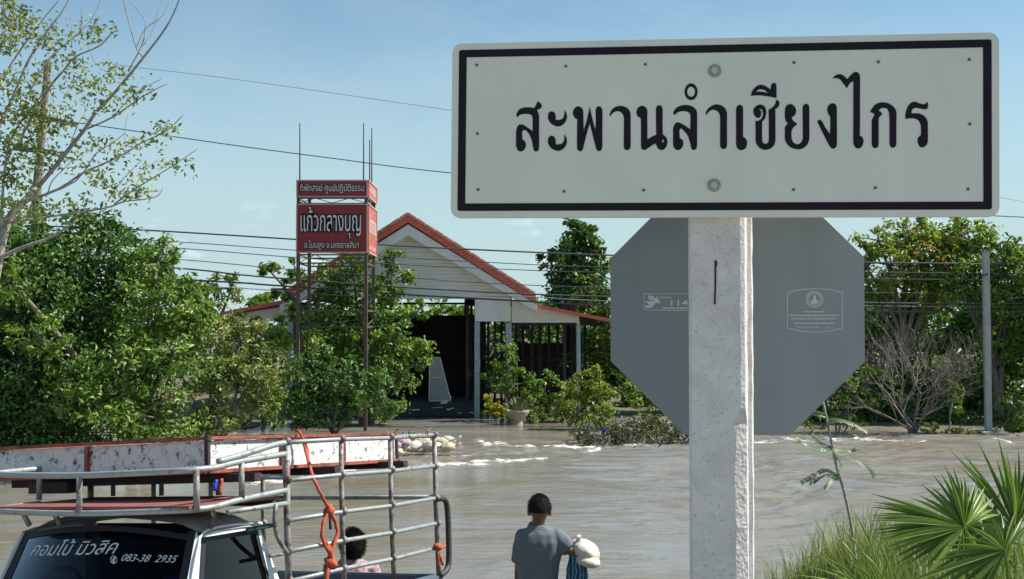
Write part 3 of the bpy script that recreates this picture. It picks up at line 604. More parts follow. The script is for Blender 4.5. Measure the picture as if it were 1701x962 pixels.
def smallprint(x0, x1, y, h, parent, slope=0.0):
    mb = MB(); x = x0
    while x < x1:
        w_ = random.uniform(1.0, 1.9); hh = h * random.uniform(0.7, 1.0); yy = y + (x - x0) * slope
        mb.add([onoct(x, yy - hh / 2), onoct(min(x + w_, x1), yy - hh / 2), onoct(min(x + w_, x1), yy + hh / 2), onoct(x, yy + hh / 2)], [(0, 1, 2, 3)]); x += w_ + random.choice((0.35, 0.35, 0.5, 0.9))
    mb.build('small_print', 'sticker', parent)
for x0, x1, y, h in ((1337, 1370, 518, 2.4), (1312, 1394, 524, 2.8), (1315, 1390, 529.5, 2.6), (1319, 1386, 537, 3.0), (1323, 1361, 543.5, 1.4), (1372, 1384, 544, 1.4)): smallprint(x0, x1, y, h, stk)
st2 = stroke('s', [(1143, 488), (1070, 488), (1070, 515), (1143, 516)], 0.9, 'sticker', octs, onoct).build('sticker_frame', 'sticker', octs)
lg = MB()
for poly in ([(1077, 491), (1085, 491), (1087, 495), (1083, 499), (1076, 497)], [(1071, 501), (1084, 500), (1091, 492), (1096, 501), (1098, 504), (1089, 503), (1083, 511), (1072, 512), (1071, 508), (1080, 507)]):
    lg.add([onoct(*p) for p in poly], [tuple(range(len(poly)))])
lg.build('logo', 'sticker', st2)
smallprint(1096, 1116, 494, 2.0, st2); smallprint(1101, 1142, 512, 4.0, st2)
o3 = onoct(1114, 508); kx = 3.34 / FPX
link('number', text_mesh('114', 'number', (0, 0, 29 * kx, 9.5 * kx), o3, oe, Vector((0, 0, 1)), ON, lift=0.0006, bold=0.02), 'sticker', st2)

# ---------------------------------------------------------------- red sign tower in the flooded yard
TY = 33.0
def atT(px, py): return at(px, py, TY)
tw = thing('sign_tower', 'tall steel lattice tower with red Thai signboards above the trees', 'sign tower', (atT(550, 700).x, TY + 1, 0))
xl, xr = atT(494, 600).x, atT(607, 600).x; dpt = xr - xl; zt = atT(0, 299).z
legs = [(xl, TY + 0.05), (xr, TY + 0.05), (xr, TY + dpt), (xl, TY + dpt)]
for x, y in legs: MB().box((x - 0.045, y - 0.045, -0.3), (x + 0.045, y + 0.045, zt)).build('leg', 'rust', tw)
def zpx(py, Y=TY): return at(850, py, Y).z
for zz in (zpx(329), zpx(338), zpx(423), zpx(437), zpx(516), zpx(543)):
    for (a, b) in ((0, 1), (1, 2), (2, 3), (3, 0)):
        MB().beam((legs[a][0], legs[a][1], zz), (legs[b][0], legs[b][1], zz), 0.035, 0.04).build('rail', 'rust', tw)
for z0, z1, nb in ((zpx(337), zpx(329), 4), (zpx(437), zpx(423), 4), (zpx(543), zpx(516), 1)):
    for (a, b) in ((0, 1), (1, 2)):
        for i in range(nb):
            p, q = Vector(legs[a]), Vector(legs[b]); s0, s1 = p.lerp(q, i / nb), p.lerp(q, (i + 1) / nb); za, zb = (z0, z1) if i % 2 == 0 else (z1, z0)
            if nb == 1: za, zb = z0, z0 + (z1 - z0) * 0.5
            MB().beam((s0.x, s0.y, za), (s1.x, s1.y, zb), 0.018, 0.02).build('brace', 'rust', tw)
for px_, p0, p1, yy in ((498, 205, 300, 0.1), (604, 205, 299, 0.1), (617.5, 213, 312, dpt), (614, 232, 312, dpt - 0.2)):
    Y_ = TY + yy; rod = MB().tube([at(px_, p1 + 4, Y_), at(px_, p0, Y_)], [0.022, 0.014], 6).build('lightning_rod', 'dsteel', tw)
for (y0, y1, tz) in ((299, 328, 'top'), (338.5, 420.5, 'main')):
    z1, z0 = zpx(y0), zpx(y1); XL, XR = atT(492, 400).x, atT(611, 400).x; D = XR - XL
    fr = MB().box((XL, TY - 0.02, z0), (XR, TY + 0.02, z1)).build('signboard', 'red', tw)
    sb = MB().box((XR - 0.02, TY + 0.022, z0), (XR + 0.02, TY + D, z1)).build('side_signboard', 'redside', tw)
    bo = MB(); wd = 0.035
    for a, b in (((XL, z0), (XR, z0 + wd)), ((XL, z1 - wd), (XR, z1)), ((XL, z0 + wd), (XL + wd, z1 - wd)), ((XR - wd, z0 + wd), (XR, z1 - wd))):
        bo.box((a[0], TY - 0.045, a[1]), (b[0], TY - 0.021, b[1]))
    bo.build('frame', 'trim', fr)
    b2 = MB()
    for a, b in (((TY, z0), (TY + D, z0 + wd)), ((TY, z1 - wd), (TY + D, z1)), ((TY + D - wd, z0 + wd), (TY + D, z1 - wd))):
        b2.box((XR + 0.021, a[0], a[1]), (XR + 0.04, b[0], b[1]))
    b2.build('frame', 'trim', sb)
    og = Vector((XL, TY - 0.02, z0)); kx = TY / FPX; ex = Vector((1, 0, 0)); ez = Vector((0, 0, 1)); nf = Vector((0, -1, 0))
    so_ = Vector((XR + 0.02, TY, z0)); sx = Vector((0, 1, 0)); sn = Vector((1, 0, 0)); hgt = z1 - z0
    if tz == 'top':
        T_ = [('ที่พักสงฆ์ ศูนย์ปฏิบัติธรรม', (7 * kx, 6.0 * kx, 113 * kx, 24 * kx), 0.03)]
        link('lettering', text_mesh('ที่พักสงฆ์ ศูนย์ปฏิบัติธรรม', 'l', (0.15 * D, 0.2 * hgt, 0.85 * D, 0.85 * hgt), so_, sx, ez, sn, lift=0.01), 'lett', sb)
    else:
        T_ = [('แก้วกลางบุญ', (7.5 * kx, 24 * kx, 108 * kx, 77 * kx), 0.045), ('อ.โนนสูง จ.นครราชสีมา', (14 * kx, 5 * kx, 104 * kx, 20.5 * kx), 0.025)]
        link('lettering', text_mesh('แก้วกลางบุญ', 'l', (0.08 * D, 0.30 * hgt, 0.92 * D, 0.85 * hgt), so_, sx, ez, sn, lift=0.01), 'lett', sb)
        link('lettering', text_mesh('อ.โนนสูง จ.นครราชสีมา', 'l', (0.12 * D, 0.06 * hgt, 0.88 * D, 0.2 * hgt), so_, sx, ez, sn, lift=0.01), 'lett', sb)
    for body, rc, bold in T_:
        e = 1.0 * kx
        sh_ = link('letter_outline', text_mesh(body, 'l', (rc[0] - e, rc[1] - e, rc[2] + e, rc[3] + e), og, ex, ez, nf, lift=0.008, bold=bold + 0.04), 'black', fr)  # black painted outline behind the white letters
        link('lettering', text_mesh(body, 'l', rc, og, ex, ez, nf, lift=0.016), 'lett', fr)

# ---------------------------------------------------------------- hall
HY = 38.0
def hx(px, Y=HY): return at(px, 540, Y).x
def hz(py, Y=HY): return at(850, py, Y).z
hall = thing('hall', 'open fronted hall with red edged gable roof and white gable in flood water', 'building', (hx(680), HY + 5, 0))
BY = HY - 0.45; BACK = HY + 10
ap = at(678, 355, BY); er = at(890, 489, BY); el = at(468, 489, BY)
down = Vector((0, 0, -1)); yb = Vector((0, 1, 0))
for sgn, e in ((1, er), (-1, el)):
    # sheet roof, barge board, white under-board, verge caps
    nrm = Vector((0, 0, 1)); th = 0.07
    MB().prism([ap + down * 0.02, e + down * 0.02, e + down * (0.02 + th), ap + down * (0.02 + th)], yb * (BACK - BY) + yb * 0.0).build('roof', 'tile', hall)
    bb = 0.235
    MB().prism([ap - yb * 0.03, e - yb * 0.03, e - yb * 0.03 + down * bb, ap - yb * 0.03 + down * bb], -yb * 0.04).build('barge_board', 'roofred', hall)
    e2 = e + Vector((sgn * 0.06, 0, -0.05))
    MB().prism([ap + down * (bb + 0.10), e2 + down * (bb + 0.05), e2 + down * (bb + 0.27), ap + down * (bb + 0.44)], yb * 0.05).build('under_board', 'fascia', hall)
    sf = MB().prism([ap + down * (bb + 0.42), e2 + down * (bb + 0.25), e2 + down * (bb + 0.29), ap + down * (bb + 0.46)], yb * 0.40)
    sf.v = [tuple(Vector(v) + yb * 0.052) for v in sf.v]; sf.build('soffit', 'fascia', hall)
    mbl = MB().prism([ap + down * bb - yb * 0.035, e + down * bb - yb * 0.035, e + down * (bb + 0.035) - yb * 0.035, ap + down * (bb + 0.035) - yb * 0.035], -yb * 0.05); mbl.build('drip_edge', 'roofred', hall)
    N = 14
    for i in range(N):
        a = ap.lerp(e, i / N); b = ap.lerp(e, (i + 0.993) / N); dz_ = Vector((0, 0, 0.004 * (i % 2)))
        MB().obox((a + b) / 2 + dz_ - yb * 0.09 + down * 0.01, (b - a) / 2, yb * 0.075, (0, 0, 0.055)).build('verge_tile', 'rooforange', hall, bevel=0.02)
# gable wall of horizontal boards
gy = HY; gap = at(680, 389, gy); gl, gr = hx(486), hx(852); zb = hz(493); slope = (gap.z - zb) / (gr - gap.x); slope_l = (gap.z - zb) / (gap.x - gl)
nb = 17; bh = (gap.z - zb) / nb
for i in range(nb):
    z0 = zb + i * bh + 0.003; z1 = zb + (i + 1) * bh - 0.003
    xa0, xb0 = gap.x - (gap.z - z0) / slope_l, gap.x + (gap.z - z0) / slope; xa1, xb1 = gap.x - (gap.z - z1) / slope_l, gap.x + (gap.z - z1) / slope
    MB().prism([Vector((xa0, gy, z0)), Vector((xb0, gy, z0)), Vector((xb1, gy + 0.007, z1)), Vector((xa1, gy + 0.007, z1))], yb * 0.03).build('siding_board', 'siding', hall)
MB().prism([Vector((gl, gy + 0.05, zb)), Vector((gr, gy + 0.05, zb)), Vector((gap.x, gy + 0.05, gap.z))], yb * 0.05).build('gable_backing', 'fascia', hall)
MB().box((gl, gy - 0.03, zb - 0.07), (hx(790), gy + 0.05, zb - 0.003)).build('lintel', 'fascia', hall)
# white panels over the side bay
MB().box((hx(789), gy - 0.06, hz(534)), (hx(848), gy - 0.005, hz(493.5))).build('front_panel', 'panelw', hall)
rl = [at(850, 497, gy), at(893, 508, gy), at(962, 521, gy), at(962, 536, gy), at(850, 536, gy)]
MB().prism(rl, yb * 0.05).build('side_bay_panel', 'siding', hall)
# lean-to roofs left and right
for (a, b, nm) in (((889, 506), (1016, 531), 1), ((474, 499), (366, 520), 0)):
    p, q = at(*a, BY + 0.2), at(*b, BY + 0.2)
    MB().prism([p, q, q + down * 0.03, p + down * 0.03], yb * (BACK - BY - 0.2)).build('lean_to_roof', 'tile', hall)
    MB().prism([p - yb * 0.04 + Vector((0, 0, .02)), q - yb * 0.04 + Vector((0, 0, .02)), q - yb * 0.04 + down * 0.085, p - yb * 0.04 + down * 0.105], -yb * 0.035).build('lean_to_edge', 'roofred', hall)
MB().prism([at(478, 508, gy), at(384, 523, gy), at(384, 534, gy), at(478, 534, gy)], yb * 0.05).build('side_bay_panel', 'siding', hall)
MB().box((hx(850), gy + 0.06, hz(541)), (hx(985), gy + 0.16, hz(536.5))).build('beam', 'dark', hall)
MB().prism([at(963, 522, gy), at(990, 528, gy), at(990, 537, gy), at(963, 537, gy)], yb * 0.1).build('beam_end', 'dark', hall)
# columns
zf = 0.0
for px_, w_, m_, y_, top in ((792.5, 9, 'column', gy, 534.5), (845, 10, 'column', gy, 536.5), (961, 6.5, 'column', gy, 537), (482, 9, 'column', gy, 534), (610, 8, 'column', gy + .02, 496), (389, 6, 'column', gy, 534)):
    MB().box((hx(px_ - w_ / 2), y_, -0.3), (hx(px_ + w_ / 2), y_ + 0.17, hz(top))).build('column', m_, hall, bevel=0.012)
for k, yy in enumerate((gy + 3.3, gy + 6.6, gy + 9.7)):
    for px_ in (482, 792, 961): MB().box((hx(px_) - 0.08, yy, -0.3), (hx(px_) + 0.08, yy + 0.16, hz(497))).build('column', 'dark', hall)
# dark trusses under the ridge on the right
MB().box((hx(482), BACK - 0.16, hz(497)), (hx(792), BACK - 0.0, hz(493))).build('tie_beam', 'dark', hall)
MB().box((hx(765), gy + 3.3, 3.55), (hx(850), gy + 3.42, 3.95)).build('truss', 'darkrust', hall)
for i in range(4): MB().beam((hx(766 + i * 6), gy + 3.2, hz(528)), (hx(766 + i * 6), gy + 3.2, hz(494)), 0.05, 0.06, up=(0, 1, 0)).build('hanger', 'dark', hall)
# floor, plinth, back wall, side partition
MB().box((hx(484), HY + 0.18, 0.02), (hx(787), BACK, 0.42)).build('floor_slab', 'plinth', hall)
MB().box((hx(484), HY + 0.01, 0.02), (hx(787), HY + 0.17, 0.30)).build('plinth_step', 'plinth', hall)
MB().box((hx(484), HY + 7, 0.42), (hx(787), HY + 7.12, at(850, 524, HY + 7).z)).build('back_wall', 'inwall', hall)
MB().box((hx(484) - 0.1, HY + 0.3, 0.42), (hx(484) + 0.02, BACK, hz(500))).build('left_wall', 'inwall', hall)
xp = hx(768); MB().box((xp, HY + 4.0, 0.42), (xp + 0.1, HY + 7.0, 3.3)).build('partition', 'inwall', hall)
MB().box((hx(862), HY + 8.5, 0.1), (hx(985), HY + 8.6, 2.2)).build('side_bay_dark_sheet', 'dark', hall)  # dark sheet standing in for the darkness behind the bars
# upright bars of the side bay
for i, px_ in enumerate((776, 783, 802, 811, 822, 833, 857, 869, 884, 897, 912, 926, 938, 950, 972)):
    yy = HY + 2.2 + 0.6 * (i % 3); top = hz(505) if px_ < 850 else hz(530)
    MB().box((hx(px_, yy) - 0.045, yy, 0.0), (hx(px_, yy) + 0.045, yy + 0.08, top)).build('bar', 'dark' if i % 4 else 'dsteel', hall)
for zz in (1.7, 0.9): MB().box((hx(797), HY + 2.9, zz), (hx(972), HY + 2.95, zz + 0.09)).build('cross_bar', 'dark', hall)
for i in range(16):
    x = random.uniform(hx(625), hx(786)); c = Vector((x, HY + random.uniform(-0.05, 0.0), 0.22 + random.uniform(-0.1, 0.08)))
    MB().ell(c, random.uniform(0.02, 0.09), 0.02, random.uniform(0.01, 0.03), 7, 4, noise=0.3).build('flaked_patch', 'panelw', hall)

# grey A-shaped board inside the hall
bp = HY + 1.2
ab = thing('leaning_board', 'pale grey tapering metal board standing inside the dark hall', 'board', (hx(730, bp), bp, 0.42))
q = [at(713, 660, bp), at(749, 660, bp), at(731, 594, bp), at(714, 594, bp)]; dz_ = 0.44 - q[0].z; q[0].z += dz_; q[1].z += dz_
MB().prism(q, (0, 0.04, 0)).build('panel', 'grey', ab)
fm_ = MB(); 
for a, b in ((0, 1), (1, 2), (2, 3), (3, 0)): fm_.beam(q[a] - yb * 0.02, q[b] - yb * 0.02, 0.03, 0.03, up=(0, 1, 0))
fm_.beam(at(713, 627, bp - 0.02), at(739, 627, bp - 0.02), 0.025, 0.03, up=(0, 1, 0)); fm_.build('board_frame', 'panelw', ab)
MB().beam(at(733, 600, bp + .05), at(737, 656, bp + .7), 0.03, 0.03).build('strut', 'grey', ab)

# ---------------------------------------------------------------- poles and cables
WY = 35.0
up_ = thing('utility_pole', 'brown utility pole with two cross arms among the bare branches at left', 'utility pole', (at(62, 500, 27).x, 27, 0.0))
xb_, yb2 = up_.location.x, 27.0
MB().tube([(xb_ - 0.06, yb2, -0.2), at(60, 330, yb2), at(80, 100, yb2)], [0.13, 0.10, 0.07], 10).build('pole_shaft', 'polebrown', up_)
for (a, b) in (((38, 187), (128, 208)), ((22, 246), (95, 254))):
    MB().beam(at(*a, 26.9), at(*b, 26.9), 0.09, 0.10).build('cross_arm', 'polebrown', up_)
    for t_ in (0.1, 0.5, 0.9):
        c = at(*a, 26.9).lerp(at(*b, 26.9), t_); MB().tube([c + Vector((0, 0, .05)), c + Vector((0, 0, .09)), c + Vector((0, 0, .10)), c + Vector((0, 0, .16))], [0.02, 0.045, 0.03, 0.02], 8).build('insulator', 'column', up_)
rp_ = thing('concrete_pole', 'slim grey concrete pole in front of the trees at right', 'utility pole', (at(1640, 600, 32).x, 32, 0.0))
MB().obox((rp_.location.x, 32, (at(1640, 418, 32).z - 0.2) / 2), (0.078, 0, 0), (0, 0.07, 0), (-0.012, 0, (at(1640, 418, 32).z + 0.2) / 2)).build('pole_shaft', 'concrete', rp_)
MB().box((rp_.location.x - 0.35, 31.5, -0.2), (rp_.location.x + 0.4, 32.4, 0.10)).build('footing', 'concrete', rp_, bevel=0.04)
MB().tube([at(1641, 455, 31.92), at(1632, 458, 31.92)], 0.03, 6).build('clamp', 'dsteel', rp_)
WIRES = [
 ([(165, 104), (235, 113), (400, 133), (740, 182), (1100, 236), (1460, 292), (1900, 372)], 28, 0.007, 'wirelight', 'thin pale highest cable crossing the open sky left of the white sign'),
 ([(80, 197), (170, 210), (400, 243), (560, 264), (745, 287), (1200, 330), (1660, 359), (1900, 366)], 28, 0.012, 'wire', 'thick dark cable sloping past the tower rods to the white sign edge'),
 ([(-40, 372), (213, 381), (480, 397), (640, 407), (773, 414), (1014, 424), (1440, 436), (1900, 440)], WY, 0.024, 'wire', 'uppermost of the cables passing behind the red main signboard'),
 ([(-40, 385), (251, 399), (480, 415), (640, 426), (812, 436), (1014, 444), (1440, 452), (1900, 455)], WY, 0.013, 'wire', 'second thin cable below the top one, crossing the upper gable'),
 ([(-40, 395), (273, 411), (480, 427), (640, 438), (827, 447), (1014, 453), (1440, 463), (1900, 466)], WY, 0.013, 'wire', 'third thin cable, crossing the gable wall under its apex'),
 ([(-40, 413), (281, 430), (473, 447), (660, 460), (800, 470), (1014, 478), (1440, 486), (1900, 489)], WY, 0.013, 'wire', 'fourth thin cable, crossing the middle of the gable boards'),
 ([(-40, 425), (288, 445), (426, 459), (665, 477), (848, 487), (1014, 493), (1440, 503), (1640, 504), (1900, 503)], WY, 0.024, 'wire', 'thick dark cable running just above the bottom edge of the gable'),
 ([(-40, 445), (384, 469), (439, 473), (665, 489), (848, 499), (1014, 507), (1440, 517), (1640, 518), (1900, 518)], WY, 0.026, 'wire', 'lowest thick cable crossing the white front panel of the hall'),
 ([(-40, 460), (341, 476), (447, 482), (665, 496), (848, 492), (1014, 500), (1440, 508), (1640, 510), (1900, 510)], WY + .3, 0.012, 'wirelight', 'faint pale cable between the two lowest dark ones'),
]
for pts, Y_, r_, m_, lb in WIRES:
    o = MB().tube(smoothpts([at(x, y, Y_) for x, y in pts], 6), r_, 5).build('power_cable', m_, None, True)
    tag(o, lb, 'cable', 'power cables across the view')

# ---------------------------------------------------------------- trees and shrubs
def gx(px, Y): return at(px, 700, Y).x
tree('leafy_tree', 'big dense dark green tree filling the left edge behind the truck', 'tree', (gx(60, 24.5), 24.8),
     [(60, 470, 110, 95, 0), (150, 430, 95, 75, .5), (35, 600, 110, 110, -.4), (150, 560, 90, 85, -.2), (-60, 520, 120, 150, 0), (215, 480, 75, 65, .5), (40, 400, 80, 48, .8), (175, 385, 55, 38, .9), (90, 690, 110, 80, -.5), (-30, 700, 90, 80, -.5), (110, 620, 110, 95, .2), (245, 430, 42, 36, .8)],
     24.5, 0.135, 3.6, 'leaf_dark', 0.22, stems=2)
tree('leafy_tree', 'mid green bushy tree with sunlit crown right of the utility pole', 'tree', (gx(250, 24), 24.0),
     [(265, 500, 75, 60, 0), (200, 610, 85, 75, -.6), (290, 580, 75, 65, -.2), (260, 440, 50, 45, .3), (230, 690, 95, 60, -.6), (330, 510, 50, 45, .2), (140, 660, 70, 60, -1.0), (60, 560, 60, 40, -1.2), (20, 470, 50, 40, -1.2)],
     23.8, 0.13, 2.6, 'leaf_mid', 0.16, stems=2)
tree('pale_shrub', 'pale olive leaved shrub between the dense tree and the red tower', 'shrub', (gx(370, 24.5), 24.4),
     [(350, 600, 65, 60, 0), (400, 570, 55, 45, .1), (320, 670, 60, 50, -.3), (395, 650, 60, 55, 0), (365, 530, 45, 30, .3), (430, 620, 40, 50, .2), (340, 700, 70, 30, -.3), (425, 680, 38, 26, 0)],
     24.5, 0.135, 1.9, 'leaf_olive', 0.07, stems=3)
tree('far_tree', 'small hazy tree far off, left of the lean-to roof', 'tree', (gx(350, 50), 50),
     [(345, 468, 40, 24, 0), (385, 480, 30, 18, 0), (310, 480, 34, 22, 0), (350, 500, 60, 26, 0)], 50, 0.24, 1.6, 'leaf_olive', 0.18)
tree('broadleaf_tree', 'light green tree growing up through and behind the steel tower', 'tree', (gx(600, 35), 35.4),
     [(600, 500, 60, 45, .4), (650, 470, 42, 30, .4), (550, 470, 45, 35, 0.6), (660, 560, 50, 45, 0), (640, 620, 50, 55, -.3), (585, 440, 40, 26, .6), (655, 428, 24, 17, .5), (450, 452, 26, 18, .5), (490, 445, 24, 20, .5), (470, 480, 26, 20, .5), (700, 510, 22, 20, .2), (690, 580, 28, 24, 0), (560, 560, 60, 50, 0), (700, 600, 22, 16, 0), (640, 680, 36, 30, -.3), (525, 510, 40, 35, .4)],
     35.2, 0.17, 2.7, 'leaf_mid', 0.13, stems=2)
tree('broadleaf_bush', 'bright green bush left of the tower legs', 'bush', (gx(450, 34), 34.0),
     [(440, 560, 48, 38, 0), (500, 560, 40, 35, 0), (455, 620, 50, 45, 0), (415, 545, 30, 26, .3), (470, 680, 55, 30, -.3), (400, 680, 30, 28, -.2)], 33.9, 0.17, 2.5, 'leaf_mid', 0.08, stems=2)
tree('dark_bush', 'dark glossy bush in front of the tower, low at its foot', 'bush', (gx(555, 31.5), 31.6),
     [(545, 625, 60, 48, 0), (600, 650, 50, 45, 0), (505, 670, 48, 40, 0), (560, 685, 75, 30, -.2), (520, 600, 36, 24, .2), (640, 660, 30, 34, 0.2)], 31.6, 0.17, 3.0, 'leaf_dark', 0.08, stems=2)
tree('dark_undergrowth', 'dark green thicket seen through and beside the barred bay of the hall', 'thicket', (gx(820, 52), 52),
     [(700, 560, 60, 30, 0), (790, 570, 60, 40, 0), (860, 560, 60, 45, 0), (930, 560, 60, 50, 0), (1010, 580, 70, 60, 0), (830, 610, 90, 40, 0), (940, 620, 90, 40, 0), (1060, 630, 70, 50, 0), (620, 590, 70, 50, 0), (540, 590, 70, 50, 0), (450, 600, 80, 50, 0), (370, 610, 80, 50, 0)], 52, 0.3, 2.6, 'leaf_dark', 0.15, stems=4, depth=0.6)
tree('tall_tree', 'tall dark columnar tree rising behind the lean-to roof', 'tree', (gx(955, 60), 60),
     [(960, 405, 36, 34, 0), (955, 470, 44, 40, 0), (960, 395, 32, 28, 0), (950, 440, 48, 32, 0), (925, 425, 28, 14, 0), (985, 430, 26, 30, 0), (945, 490, 42, 35, 0), (1000, 440, 18, 24, 0), (930, 540, 50, 40, 0), (975, 378, 18, 12, 0)], 60, 0.30, 5.0, 'leaf_dark', 0.3)
tree('leafy_tree', 'lighter green tree beside the right end of the hall', 'tree', (gx(1000, 45), 45),
     [(1000, 480, 32, 30, 0), (975, 500, 35, 26, 0), (1010, 550, 40, 50, -1), (980, 590, 40, 40, -1), (1030, 480, 40, 50, 0), (1060, 560, 50, 60, -1), (1015, 640, 50, 40, -1), (1060, 655, 50, 30, -2), (1120, 660, 50, 34, -2), (1010, 672, 50, 18, -2.5), (1080, 688, 60, 10, -3)], 45, 0.23, 2.4, 'leaf_mid', 0.2)
tree('porch_bush', 'tall green bush in front of the bars of the hall', 'bush', (gx(840, 36.5), 36.6),
     [(842, 590, 26, 20, 0), (822, 615, 24, 20, 0), (860, 610, 22, 20, 0), (850, 640, 35, 26, 0)], 36.6, 0.16, 3.2, 'leaf_mid', 0.05, stems=2)
tree('porch_bush', 'mid green bush right of the clay bowl', 'bush', (gx(905, 36), 36.2),
     [(905, 645, 30, 28, 0), (885, 670, 24, 22, 0), (925, 670, 30, 26, 0), (905, 690, 40, 10, 0)], 36.2, 0.15, 3.2, 'leaf_mid', 0.05, stems=2)
tree('porch_bush', 'lime green feathery bush behind the flooded islet', 'bush', (gx(975, 34), 33.6),
     [(965, 640, 28, 26, 0), (995, 660, 32, 28, 0), (960, 680, 34, 24, 0), (1010, 640, 22, 24, 0.2), (985, 615, 18, 12, 0), (1000, 695, 36, 16, 0), (940, 695, 22, 12, 0)], 33.6, 0.16, 3.4, 'leaf_lime', 0.04, stems=3, width=0.34)
tree('yellow_croton', 'low yellow green croton left of the clay bowl', 'shrub', (gx(818, 36), 35.8),
     [(818, 672, 18, 15, 0), (835, 678, 14, 12, 0), (820, 688, 22, 10, 0)], 35.8, 0.13, 3.6, 'leaf_yellow', 0.03)
tree('ground_shrub', 'low green shrub between the croton and the clay bowl', 'shrub', (gx(880, 36), 35.6),
     [(882, 664, 12, 12, 0), (890, 690, 24, 9, 0), (838, 694, 22, 6, 0)], 35.6, 0.13, 3.2, 'leaf_mid', 0.03)
# right-hand trees
tree('flowering_tree', 'big tree with orange yellow blossom right of the octagonal sign', 'tree', (gx(1500, 37), 36.9),
     [(1480, 440, 60, 45, 0), (1550, 420, 60, 45, 0), (1460, 400, 38, 26, 0), (1520, 382, 50, 24, 0), (1590, 395, 50, 40, 0), (1500, 480, 60, 30, 0.4), (1440, 470, 30, 50, .3), (1560, 480, 60, 40, .3), (1430, 430, 22, 28, 0)],
     36.8, 0.185, 3.2, 'leaf_lime', 0.15, stems=2, extra=([(1520, 405, 46, 24, -1.2), (1550, 425, 40, 26, -1.4), (1490, 385, 26, 16, -1.0), (1570, 395, 26, 16, -1.2)], 0.16, 0.15, 'flower', 'blossom'))
tree('leafy_tree', 'broad bright green tree spreading behind the slim concrete pole', 'tree', (gx(1660, 35.6), 35.6),
     [(1640, 440, 55, 50, 0), (1690, 430, 50, 40, 0), (1610, 400, 45, 35, .3), (1600, 470, 50, 40, 0), (1680, 500, 60, 45, 0), (1740, 470, 60, 70, 0), (1570, 440, 40, 35, .2), (1660, 550, 36, 40, .3), (1740, 580, 60, 90, 0), (1690, 590, 40, 60, .2)],
     35.6, 0.19, 3.2, 'leaf_mid', 0.14, stems=2)
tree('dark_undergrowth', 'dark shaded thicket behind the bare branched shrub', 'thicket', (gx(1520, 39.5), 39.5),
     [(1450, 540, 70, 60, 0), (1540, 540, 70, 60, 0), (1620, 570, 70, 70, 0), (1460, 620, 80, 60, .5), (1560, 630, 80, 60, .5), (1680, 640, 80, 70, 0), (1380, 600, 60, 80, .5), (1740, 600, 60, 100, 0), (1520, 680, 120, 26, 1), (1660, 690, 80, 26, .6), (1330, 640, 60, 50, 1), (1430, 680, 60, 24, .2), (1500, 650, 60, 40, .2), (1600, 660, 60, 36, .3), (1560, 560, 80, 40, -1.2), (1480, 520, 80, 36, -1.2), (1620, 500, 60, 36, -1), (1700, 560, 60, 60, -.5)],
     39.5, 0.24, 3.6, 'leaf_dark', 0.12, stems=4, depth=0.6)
tree('dark_undergrowth', 'low dark green scrub added as shade under the right hand trees behind the pole', 'thicket', (gx(1560, 36), 36),  # dark scrub added to stand in for tree shade along the bank
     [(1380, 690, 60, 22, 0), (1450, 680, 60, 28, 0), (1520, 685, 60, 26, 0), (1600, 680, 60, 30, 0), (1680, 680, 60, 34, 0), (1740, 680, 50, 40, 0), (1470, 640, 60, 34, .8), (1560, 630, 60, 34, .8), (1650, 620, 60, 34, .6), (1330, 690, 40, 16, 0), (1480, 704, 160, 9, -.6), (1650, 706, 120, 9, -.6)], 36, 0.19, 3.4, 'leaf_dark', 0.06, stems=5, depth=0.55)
tree('leafy_tree', 'green bushy tree mass just left of the feathery shrub, mostly behind the octagonal sign', 'tree', (gx(1230, 40), 40),
     [(1150, 520, 60, 60, 0), (1230, 480, 70, 60, 0), (1310, 520, 60, 60, 0), (1180, 610, 70, 60, -.5), (1270, 610, 70, 60, -.5), (1350, 580, 50, 60, -.5), (1230, 670, 110, 26, -1), (1120, 640, 50, 50, -.5)], 40, 0.24, 2.6, 'leaf_mid', 0.18, stems=3)
tree('small_tree', 'small round topped green sapling tree left of the slim pole', 'tree', (gx(1584, 31.6), 32.2),
     [(1585, 643, 18, 14, 0), (1575, 660, 16, 12, 0), (1595, 660, 16, 12, 0), (1590, 680, 14, 8, 0)], 32.2, 0.14, 1.5, 'leaf_mid', 0.03, bark='bark_pale')
tree('frangipani_bush', 'bush with pale flowers at the right edge beyond the pole', 'bush', (gx(1690, 31.8), 32.4),
     [(1690, 650, 28, 20, 0), (1675, 672, 22, 14, 0), (1700, 690, 34, 22, 0), (1720, 650, 30, 40, 0), (1675, 705, 30, 12, 0)], 32.2, 0.16, 2.2, 'leaf_mid', 0.05, stems=2,
     extra=([(1692, 645, 26, 14, -.5), (1684, 668, 20, 10, -.5)], 0.14, 0.11, 'white_flower', 'blossom'))
tree('ground_shrub', 'small yellow green plant at the foot of the bare shrub', 'shrub', (gx(1545, 31.5), 31.9),
     [(1545, 708, 14, 11, 0), (1538, 718, 16, 6, 0)], 31.9, 0.12, 1.8, 'leaf_lime', 0.02)
tree('ground_shrub', 'low dark plant at the water edge left of the slim pole', 'shrub', (gx(1600, 31.5), 31.8),
     [(1600, 716, 24, 8, 0), (1570, 720, 16, 5, 0), (1622, 720, 14, 6, 0)], 31.8, 0.12, 1.6, 'leaf_olive', 0.02)
tree('feathery_shrub', 'feathery green shrub under the lower right edge of the octagonal sign', 'shrub', (gx(1400, 31.5), 31.9),
     [(1415, 640, 32, 20, 0), (1440, 625, 24, 24, 0.2), (1385, 660, 26, 18, 0), (1405, 690, 32, 10, 0), (1350, 690, 30, 16, 0.5), (1420, 705, 26, 6, -.2), (1440, 665, 16, 20, 0.3)], 32.0, 0.17, 1.5, 'leaf_mid', 0.03, stems=3, width=0.28)
